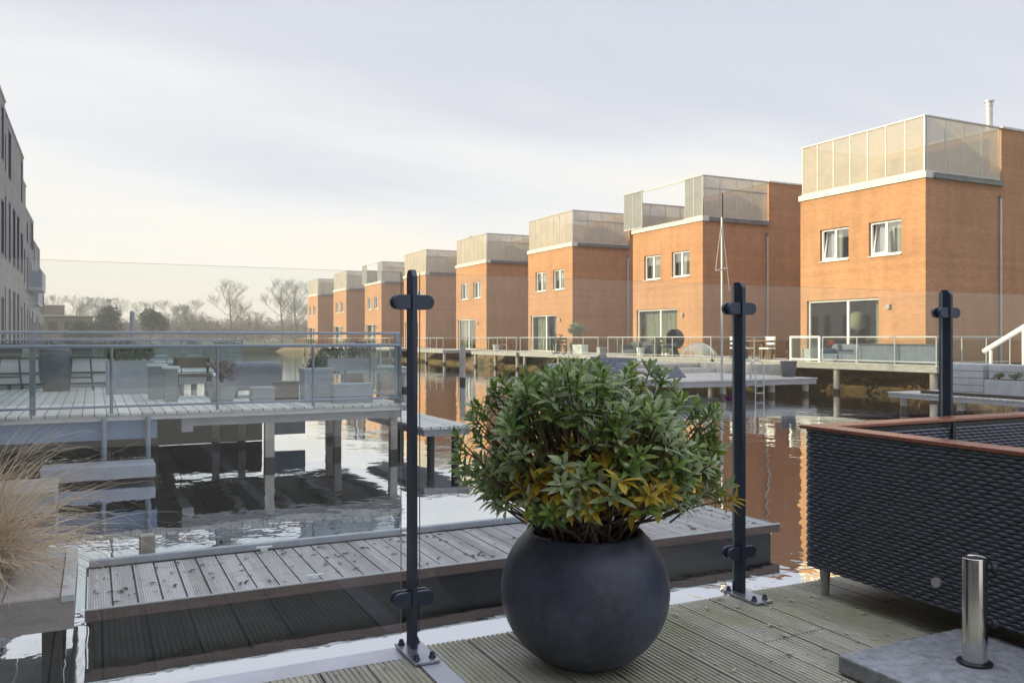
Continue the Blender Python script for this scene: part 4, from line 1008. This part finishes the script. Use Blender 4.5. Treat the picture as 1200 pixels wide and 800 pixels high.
# glass railing
GY = 2.61
rail = thing('glass_railing', 'clear glass railing with dark steel posts along the terrace edge', 'railing', (.92,GY,0))
def pill(mb, cx, cz, y0, y1, w, h, side):
    """half pill: flat at the post, round at the outer end"""
    r = h/2; pts = []
    n = 8
    for k in range(n+1):
        a = -math.pi/2+math.pi*k/n; pts.append((cx+side*(w-r+r*math.cos(a)), cz+r*math.sin(a)))
    pts += [(cx+side*.009,cz+r),(cx+side*.009,cz-r)]
    if side < 0: pts.reverse()
    k = len(pts)
    mb.add([(p,y0,q) for p,q in pts]+[(p,y1,q) for p,q in pts], [tuple(range(k)),tuple(range(2*k-1,k-1,-1))]+[(j,k+j,k+(j+1)%k,(j+1)%k) for j in range(k)])
for pu in (.920,2.268,3.47):
    b = MB(); hw = .0085
    vs = [(GY-.03,.008),(GY+.03,.008),(GY+.03,1.205),(GY+.018,1.222),(GY-.012,1.222),(GY-.03,1.200)]
    k = len(vs); b.add([(pu-hw,y,z) for y,z in vs]+[(pu+hw,y,z) for y,z in vs], [tuple(range(k-1,-1,-1)),tuple(range(k,2*k))]+[(j,(j+1)%k,k+(j+1)%k,k+j) for j in range(k)])
    po = b.build('post', M['steel'], rail, bevel=.0018)
    for cz in (1.118,.168):
        for (ya,yb) in ((GY-.024,GY-.0075),(GY+.0075,GY+.024)):
            for s in (-1,1):
                c = MB(); pill(c, pu, cz, ya, yb, .069, .047, s); c.build('clamp', M['steel'], po, bevel=.0025)
    p = MB(); p.box(pu-.042,pu+.042,GY-.145,GY+.05,.0035,.0115); p.build('base_plate', M['steel_light'], po, bevel=.001)
    for (dx,dy) in ((.026,-.115),(-.026,-.115),(.026,.03),(-.026,.03)):
        if dy > 0 and dx > 0 and pu < 1: pass
        q = MB(); q.lathe(pu+dx,GY+dy,[(.001,.0118),(.012,.0118),(.012,.014),(.0085,.0142),(.0085,.022),(.006,.028),(.001,.03)],12); q.build('bolt', M['steel'], po, smooth=True)
for (a,b_) in ((-.43,.920-.037),(.920+.026,2.268-.028),(2.268+.028,3.47-.028),(3.47+.028,4.7)):
    g = MB(); g.box(a,b_,GY-.005,GY+.005,.058,1.212)
    o = g.build('glass_panel', [M['glass'],M['glass_edge']], rail)
    for p in o.data.polygons:
        if abs(p.normal.y) < .5: p.material_index = 1

# round pot
PU, PV = 1.375, 2.29
root = thing('round_pot', 'large round anthracite pot standing on the terrace boards', 'plant pot', (PU,PV,0))
prof = []
for k in range(30):
    a = -1.16+(1.16+.80)*k/29; prof.append((.262*math.cos(a)**.96 if math.cos(a) > 0 else .001, .222+.242*math.sin(a)))
z0 = prof[0][1]; prof = [(r, (z-z0)*1.0+.002) for r,z in prof]
rt, zt = prof[-1]
prof = [(.001,.0015)]+prof+[(rt-.006,zt+.007),(rt-.018,zt+.006),(rt-.024,zt-.004),(rt-.02,zt-.05)]
b = MB(); b.lathe(PU,PV,prof,80); b.build('shell', M['pot'], root, smooth=True)
SZ = zt-.035
b = MB(); rr = rt-.014; vs = [(PU,PV,SZ+.012)]
for i in range(1,7):
    for j in range(28):
        a = 2*math.pi*j/28; r = rr*i/6; vs.append((PU+r*math.cos(a),PV+r*math.sin(a),SZ+.02*noise.noise((r*30,a*4,1))))
fs = [(0,1+j,1+(j+1)%28) for j in range(28)]
for i in range(5):
    for j in range(28): fs.append((1+i*28+j,1+(i+1)*28+j,1+(i+1)*28+(j+1)%28,1+i*28+(j+1)%28))
b.add(vs,fs); b.build('soil', M['soil'], root)

# evergreen shrub in the pot
root = thing('potted_shrub', 'evergreen shrub with pointed leaves, some yellow, in the round pot', 'shrub', (PU,PV,SZ))
fol = MB(); stm = MB(); rnd = random.Random(21)
def leaf(p, d, up, ln, w, m, curl=.25):
    d = d.normalized(); s = d.cross(up)
    if s.length < 1e-4: s = d.cross(Vector((1,0,0)))
    s.normalize(); nrm = s.cross(d)
    vs = [p]; prof = ((.18,.55),(.45,1.0),(.75,.72))
    for t,k in prof:
        c = p + d*ln*t - nrm*ln*curl*t*t
        vs += [c + s*w*k + nrm*w*.35*k, c, c - s*w*k + nrm*w*.35*k]
    vs.append(p + d*ln - nrm*ln*curl)
    fol.add(vs, [(0,2,1),(0,3,2),(1,2,5,4),(2,3,6,5),(4,5,8,7),(5,6,9,8),(7,8,10),(8,9,10)], m)
# camera-independent local axes: long way of the crown runs along the railing
EX, EYR, EZ = .47, .34, .435
def rosette(p, d, ln, n, kind):
    ax = d.normalized(); t = ax.cross(Vector((0,0,1)))
    if t.length < 1e-3: t = Vector((1,0,0))
    t.normalize(); b2 = ax.cross(t)
    for k in range(n):
        a = k*2.4+rnd.uniform(-.3,.3); lv = k/n
        open_ = 1.25-.75*lv+rnd.uniform(-.15,.15)
        dd = ax*math.cos(open_) + (t*math.cos(a)+b2*math.sin(a))*math.sin(open_)
        m = kind if rnd.random() < .85 else rnd.choice((0,1))
        leaf(p - ax*ln*.75*(1-lv), dd, ax, ln*rnd.uniform(.7,1.15)*(1-.35*lv), ln*rnd.uniform(.115,.15), m, rnd.uniform(.05,.35))
    for k in range(4):                                              # brownish young tip
        a = k*1.57; leaf(p, ax+(t*math.cos(a)+b2*math.sin(a))*.25, ax, ln*.32, ln*.05, 3 if rnd.random() < .5 else 0, .02)
tips = []; c0 = Vector((PU+.022,PV-.02,SZ+.185))
tries = 0
while len(tips) < 410 and tries < 20000:
    tries += 1
    a = rnd.uniform(0,2*math.pi); e = math.asin(rnd.uniform(-.22,1.0))
    rr = rnd.choice((1.03,1,1,.95,.88,.78,.64)) * (.87+.34*noise.noise((math.cos(a)*2.6,math.sin(a)*2.6,e*2.8)))
    flat = 1.0 if e < 1.0 else .97
    p = c0 + Vector((EX*math.cos(e)**.8*math.cos(a), EYR*math.cos(e)**.8*math.sin(a), EZ*math.sin(e)*flat))*rr
    if p.z < SZ+.12+.10*max(0,1-Vector((p.x-PU,p.y-PV)).length/.42) or p.y > GY-.035: continue
    if any((p-q[0]).length < .030 for q in tips): continue
    d = Vector((math.cos(a)*math.cos(e)*.8, math.sin(a)*math.cos(e)*.8, .55+.6*math.sin(e)))
    if p.y > GY-.12: d.y = min(d.y, -.05)
    tips.append((p,d.normalized(),rr,e))
for i,(p,d,rr,e) in enumerate(tips):
    inner = rr < .72
    low = p.z < SZ+.24
    kind = 2 if ((inner and rnd.random() < .55 and p.z < SZ+.34) or (low and rnd.random() < .20)) else (1 if rnd.random() < .45 else 0)
    rosette(p, d, rnd.uniform(.047,.078), rnd.randint(10,15) if not inner else 8, kind)
    base = Vector((PU+rnd.gauss(0,.06),PV+rnd.gauss(0,.05),SZ-.01))
    mid = base.lerp(p,.5) + Vector((0,0,-.02)) + Vector((rnd.gauss(0,.02),rnd.gauss(0,.015),.02))
    if i % 3 == 0:
        stm.tube([base, base.lerp(mid,.55)+Vector((0,0,.02)), mid, mid.lerp(p,.55)+Vector((0,0,.008)), p], [.0048,.0042,.0035,.0026,.0018], 5)
    else: stm.tube([mid, mid.lerp(p,.5), p], [.0035,.003,.002], 5)
for k in range(70):                                                 # yellowing leaves low inside the crown
    a = rnd.uniform(0,6.28); q = rnd.uniform(.2,.8)
    p = Vector((PU+EX*.72*q*math.cos(a), PV+EYR*.8*q*math.sin(a)-.12, SZ+rnd.uniform(.15,.30)))
    for j in range(6): leaf(p, Vector((rnd.gauss(0,1),rnd.gauss(0,1),rnd.gauss(.1,.5))), Vector((0,0,1)), rnd.uniform(.05,.075), .013, 2, .2)
for (dx,dy,dzz) in ((.36,-.20,.44),(.40,-.02,.36)):
    p = c0+Vector((dx,dy,dzz-.18))
    for k in range(9): leaf(p, Vector((rnd.gauss(0,.5),rnd.gauss(0,.5),1)), Vector((1,0,0)), .02, .005, 4, .1)
fo = fol.build('foliage', [M['leaf'],M['leaf_pale'],M['leaf_yellow'],M['leaf_bud'],M['purple']], root)
stm.build('stems', M['stem'], root)

# ------------------------------------------------------------------ wicker sofa
SX, SY, RZ = 2.525, 2.54, .645
sofa = thing('wicker_sofa', 'dark woven wicker lounge sofa with a red wooden rim at right', 'sofa', (SX,SY,0))
def weave(mb, fn, length, z0, z1, pitch=.046, row=.0135, amp=.0028):
    """woven strands over a surface: fn(s, z, out) gives the point at arc s, height z, offset out"""
    nr = int((z1-z0)/row); ns = int(length/pitch*6)
    for r in range(nr):
        zc = z0+(r+.5)*row; vs = []
        for i in range(ns+1):
            s = length*i/ns; ph = math.cos(2*math.pi*s/pitch+(math.pi if r%2 else 0))
            o = amp*ph; j = .0008*noise.noise((s*40,r*3.3,0))
            for (dzz,k) in ((-.47,-.004),(-.26,.0005),(.26,.0005),(.47,-.004)):
                vs.append(fn(s, zc+row*dzz*(.92+.1*ph)+j, o+k))
        mb.add(vs, [(i*4+j,(i+1)*4+j,(i+1)*4+j+1,i*4+j+1) for i in range(ns) for j in range(3)])
th = .095; ZB = .105; y_end = .9; x_end = 4.7
rc = .05
def outer(s, z, o):
    """from the near end of the arm up to the corner and on along the back"""
    L1 = SY-rc-y_end
    cut = 0
    if s < L1: return (SX-o, y_end+s, z)
    s2 = s-L1; q = rc*math.pi/2
    if s2 < q:
        a = s2/rc; return (SX+rc-(rc+o)*math.cos(a), SY-rc+(rc+o)*math.sin(a), z)
    return (SX+rc+s2-q, SY+o, z)
mb = MB(); weave(mb, outer, (SY-rc-y_end)+rc*math.pi/2+1.9, ZB, RZ+.002)
mb.build('woven_outside', M['wicker'], sofa, smooth=True)
mb = MB()
weave(mb, lambda s,z,o: (SX+th+s, SY-th-o, z), 1.9, .30, RZ-.012); weave(mb, lambda s,z,o: (SX+th+o, SY-th-s, z), 1.5, .30, RZ-.012)
mb.build('woven_inside', M['wicker'], sofa, smooth=True)
b = MB(); b.box(SX+.012,SX+th-.012,y_end,SY-.03,ZB+.004,RZ-.004); b.box(SX+th-.012,x_end,SY-th+.012,SY-.012,ZB+.004,RZ-.004); b.build('frame', M['black'], sofa)
b = MB(); b.box(SX+th-.01,x_end,y_end,SY-th+.01,ZB+.002,.30); b.build('seat_base', M['wicker'], sofa)
for (xa,xb) in ((SX+th+.01,3.45),(3.46,4.3)):
    c = MB(); c.box(xa,xb,y_end+.02,SY-th-.02,.302,.42); c.build('cushion', M['cushion'], sofa, bevel=.03, seg=3)
b = MB(); w = .092
b.add([(SX-.006,y_end,RZ),(SX+w,y_end,RZ),(SX+w,SY-w,RZ),(SX-.006,SY+.006,RZ),(SX-.006,y_end,RZ+.014),(SX+w,y_end,RZ+.014),(SX+w,SY-w,RZ+.014),(SX-.006,SY+.006,RZ+.014)], [(0,3,2,1),(4,5,6,7),(0,1,5,4),(1,2,6,5),(2,3,7,6),(3,0,4,7)])
b.build('arm_rim', M['teak'], sofa, bevel=.003)
b = MB(); e = .0015
b.add([(SX-.004+e,SY+.006,RZ),(SX+w+e,SY-w,RZ),(x_end,SY-w,RZ),(x_end,SY+.006,RZ),(SX-.004+e,SY+.006,RZ+.014),(SX+w+e,SY-w,RZ+.014),(x_end,SY-w,RZ+.014),(x_end,SY+.006,RZ+.014)], [(0,3,2,1),(4,5,6,7),(0,1,5,4),(1,2,6,5),(2,3,7,6),(3,0,4,7)])
b.build('back_rim', M['teak'], sofa, bevel=.003)
b = MB(); b.box(3.28,3.30,SY-th-.012,SY-th-.001,.3,RZ-.002); b.build('seam', M['black'], sofa)
for (x,y) in ((SX+.055,SY-.07),(SX+.05,1.15),(4.5,SY-.07)):
    l = MB(); l.cyl(x,y,.0,ZB+.01,.016,.021,n=16); l.build('leg', M['alu'], sofa, smooth=False)
l = MB(); l.tube([(SX-.012,1.93,.19),(SX+.002,1.93,.19)], [.016,.016], 18); l.build('cap_screw', M['alu'], sofa)

# parasol base
root = thing('parasol_base', 'square dark stone parasol base with an upright chrome tube', 'parasol base', (2.3,1.62,0))
b = MB(); b.box(2.0,2.565,1.29,1.865,.002,.056); b.build('slab', M['stone'], root, bevel=.006)
cx, cy = 2.305, 1.64
b = MB(); b.lathe(cx,cy,[(.048,.0565),(.048,.062),(.036,.066),(.034,.067)],40); b.build('collar', M['black'], root)
b = MB(); b.lathe(cx,cy,[(.0335,.06),(.0335,.362),(.0325,.3645),(.0305,.3645),(.030,.36),(.030,.07)],48); b.build('tube', M['chrome'], root, smooth=True)
kx, ky = .78, -.62
for z in (.335,.175):
    k = MB(); k.tube([(cx+kx*.033,cy+ky*.033,z),(cx+kx*.045,cy+ky*.045,z)], .006, 10); k.tube([(cx+kx*.045,cy+ky*.045,z),(cx+kx*.058,cy+ky*.058,z)], [.014,.013], 14); k.build('knob', M['black'], root)

# fallen leaves
def litter(n, fn, z, size, m, name, label, seed):
    rnd = random.Random(seed); mb = MB()
    for _ in range(n):
        x,y = fn(rnd); a = rnd.uniform(0,6.28); s = size*rnd.uniform(.5,1.3)
        d = Vector((math.cos(a),math.sin(a),0)); e = Vector((-d.y,d.x,0)); p = Vector((x,y,z))
        mb.add([p-d*s, p+e*s*.4+Vector((0,0,s*.25)), p+d*s+Vector((0,0,s*.15)), p-e*s*.4+Vector((0,0,s*.3)), p+Vector((0,0,.002))], [(0,4,1),(1,4,2),(2,4,3),(3,4,0)])
    o = mb.build(name, m); return tag(o, kind='stuff')
litter(44, lambda r: (r.uniform(1.7,2.6),r.uniform(1.9,2.6)), .003, .016, M['leafdry'], 'leaf_litter', '', 2)
litter(210, lambda r: (r.uniform(0,5.3),r.uniform(DY0+.1,DY1-.12)), DZ+.003, .028, M['leafdark'], 'wet_leaf_litter', '', 4)
litter(14, lambda r: (r.uniform(-1,-.2),r.uniform(5.6,6.7)), -.468, .02, M['leafdark'], 'platform_leaf_litter', '', 6)

# ------------------------------------------------------------------ thin winter haze
hz = bpy.data.materials.new('haze_air'); hz.use_nodes = True; nt = hz.node_tree; nt.nodes.clear()
o_ = nt.nodes.new('ShaderNodeOutputMaterial'); pv = nt.nodes.new('ShaderNodeVolumePrincipled')
pv.inputs['Color'].default_value = (.95,.91,.86,1); pv.inputs['Density'].default_value = .0009; pv.inputs['Anisotropy'].default_value = .3
L(nt, pv.outputs[0], o_.inputs['Volume'])
mb = MB(); mb.box(-1600,1600,-800,1900,-3.6,22); tag(mb.build('haze', hz), kind='stuff')

# ------------------------------------------------------------------ camera
cam = bpy.data.cameras.new('camera'); co = bpy.data.objects.new('camera', cam); COL.objects.link(co)
cam.lens = 30; cam.sensor_width = 36; cam.shift_y = -.0025; cam.clip_start = .05; cam.clip_end = 5000
co.location = (0,0,EYE); co.rotation_euler = (R(90),0,-YAW); scene.camera = co

# ------------------------------------------------------------------ light
EL, AZ = 20, 20
sd = Vector((-math.cos(R(EL))*math.cos(R(AZ)), math.cos(R(EL))*math.sin(R(AZ)), math.sin(R(EL))))   # towards the sun
sl = bpy.data.lights.new('sun','SUN'); sl.energy = 5.0; sl.angle = R(2.5); sl.color = (1,.88,.52)
so = bpy.data.objects.new('sun', sl); COL.objects.link(so); so.rotation_euler = (-sd).to_track_quat('-Z','Y').to_euler()
w = bpy.data.worlds.new('World'); scene.world = w; w.use_nodes = True; nt = w.node_tree; nt.nodes.clear()
out = N(nt,'ShaderNodeOutputWorld'); bg = N(nt,'ShaderNodeBackground'); STR = .1; bg.inputs['Strength'].default_value = STR
sky = nt.nodes.new('ShaderNodeTexSky'); sky.sky_type = 'NISHITA'; sky.sun_disc = False; sky.sun_elevation = R(EL); sky.sun_rotation = math.atan2(sd.x, sd.y)
tc = N(nt,'ShaderNodeTexCoord').outputs['Generated']
sx = N(nt,'ShaderNodeSeparateXYZ'); L(nt, tc, sx.inputs[0])
zc = mathn(nt,'MAXIMUM', sx.outputs[2], 0.0)
den = mathn(nt,'ADD', zc, .16)
cb = N(nt,'ShaderNodeCombineXYZ'); L(nt, mathn(nt,'DIVIDE', sx.outputs[0], den), cb.inputs[0]); L(nt, mathn(nt,'DIVIDE', sx.outputs[1], den), cb.inputs[1])
mp = nt.nodes.new('ShaderNodeMapping'); mp.inputs['Rotation'].default_value = (0,0,R(-30)); mp.inputs['Scale'].default_value = (.45,1.25,1); mp.inputs['Location'].default_value = (3.1,1.7,0); L(nt, cb.outputs[0], mp.inputs['Vector'])
cl = noise_n(nt, mp.outputs[0], .7, 6, .5)
dotr = N(nt,'ShaderNodeVectorMath', operation='DOT_PRODUCT'); L(nt, tc, dotr.inputs[0]); dotr.inputs[1].default_value = (-sd.x,-sd.y,0)
# thin veil cloud: warm and pale low towards the sun, lavender grey higher up and away from it
t = mathn(nt,'ADD', mathn(nt,'MULTIPLY', zc, 1.9), mathn(nt,'MULTIPLY', dotr.outputs['Value'], .16))
t = mathn(nt,'ADD', t, mathn(nt,'MULTIPLY', mathn(nt,'SUBTRACT', cl, .5), 1.25))
K = 1/STR
def sc(c): return (c[0]*K, c[1]*K, c[2]*K, 1)
n = nt.nodes.new('ShaderNodeValToRGB'); L(nt, t, n.inputs[0]); e = n.color_ramp.elements
for _ in range(3): e.new(.5)
for i,(p,c) in enumerate(((0.0,(.98,.91,.79)),(.18,(.95,.90,.81)),(.38,(.84,.845,.85)),(.62,(.65,.675,.75)),(.95,(.58,.62,.73)))): e[i].position = p; e[i].color = (*c,1)
veil = N(nt,'ShaderNodeVectorMath', operation='SCALE'); L(nt, n.outputs[0], veil.inputs[0]); veil.inputs['Scale'].default_value = K
# an overcast vault is brightest overhead
mr = N(nt,'ShaderNodeMapRange', interpolation_type='SMOOTHSTEP'); L(nt, zc, mr.inputs['Value'])
for q,vv in zip(('From Min','From Max','To Min','To Max'),(.42,.85,K*.80,K*.80*2.5)): mr.inputs[q].default_value = vv
L(nt, mr.outputs[0], veil.inputs['Scale'])
L(nt, mixc(nt, .93, sky.outputs[0], veil.outputs[0]), bg.inputs['Color']); L(nt, bg.outputs[0], out.inputs[0])

vs = scene.view_settings; vs.view_transform = 'Standard'; vs.look = 'None'; vs.gamma = 1; vs.exposure = 0.5; vs.use_curve_mapping = False
scene.cycles.max_bounces = 10; scene.cycles.transparent_max_bounces = 24; scene.cycles.glossy_bounces = 5; scene.cycles.diffuse_bounces = 4
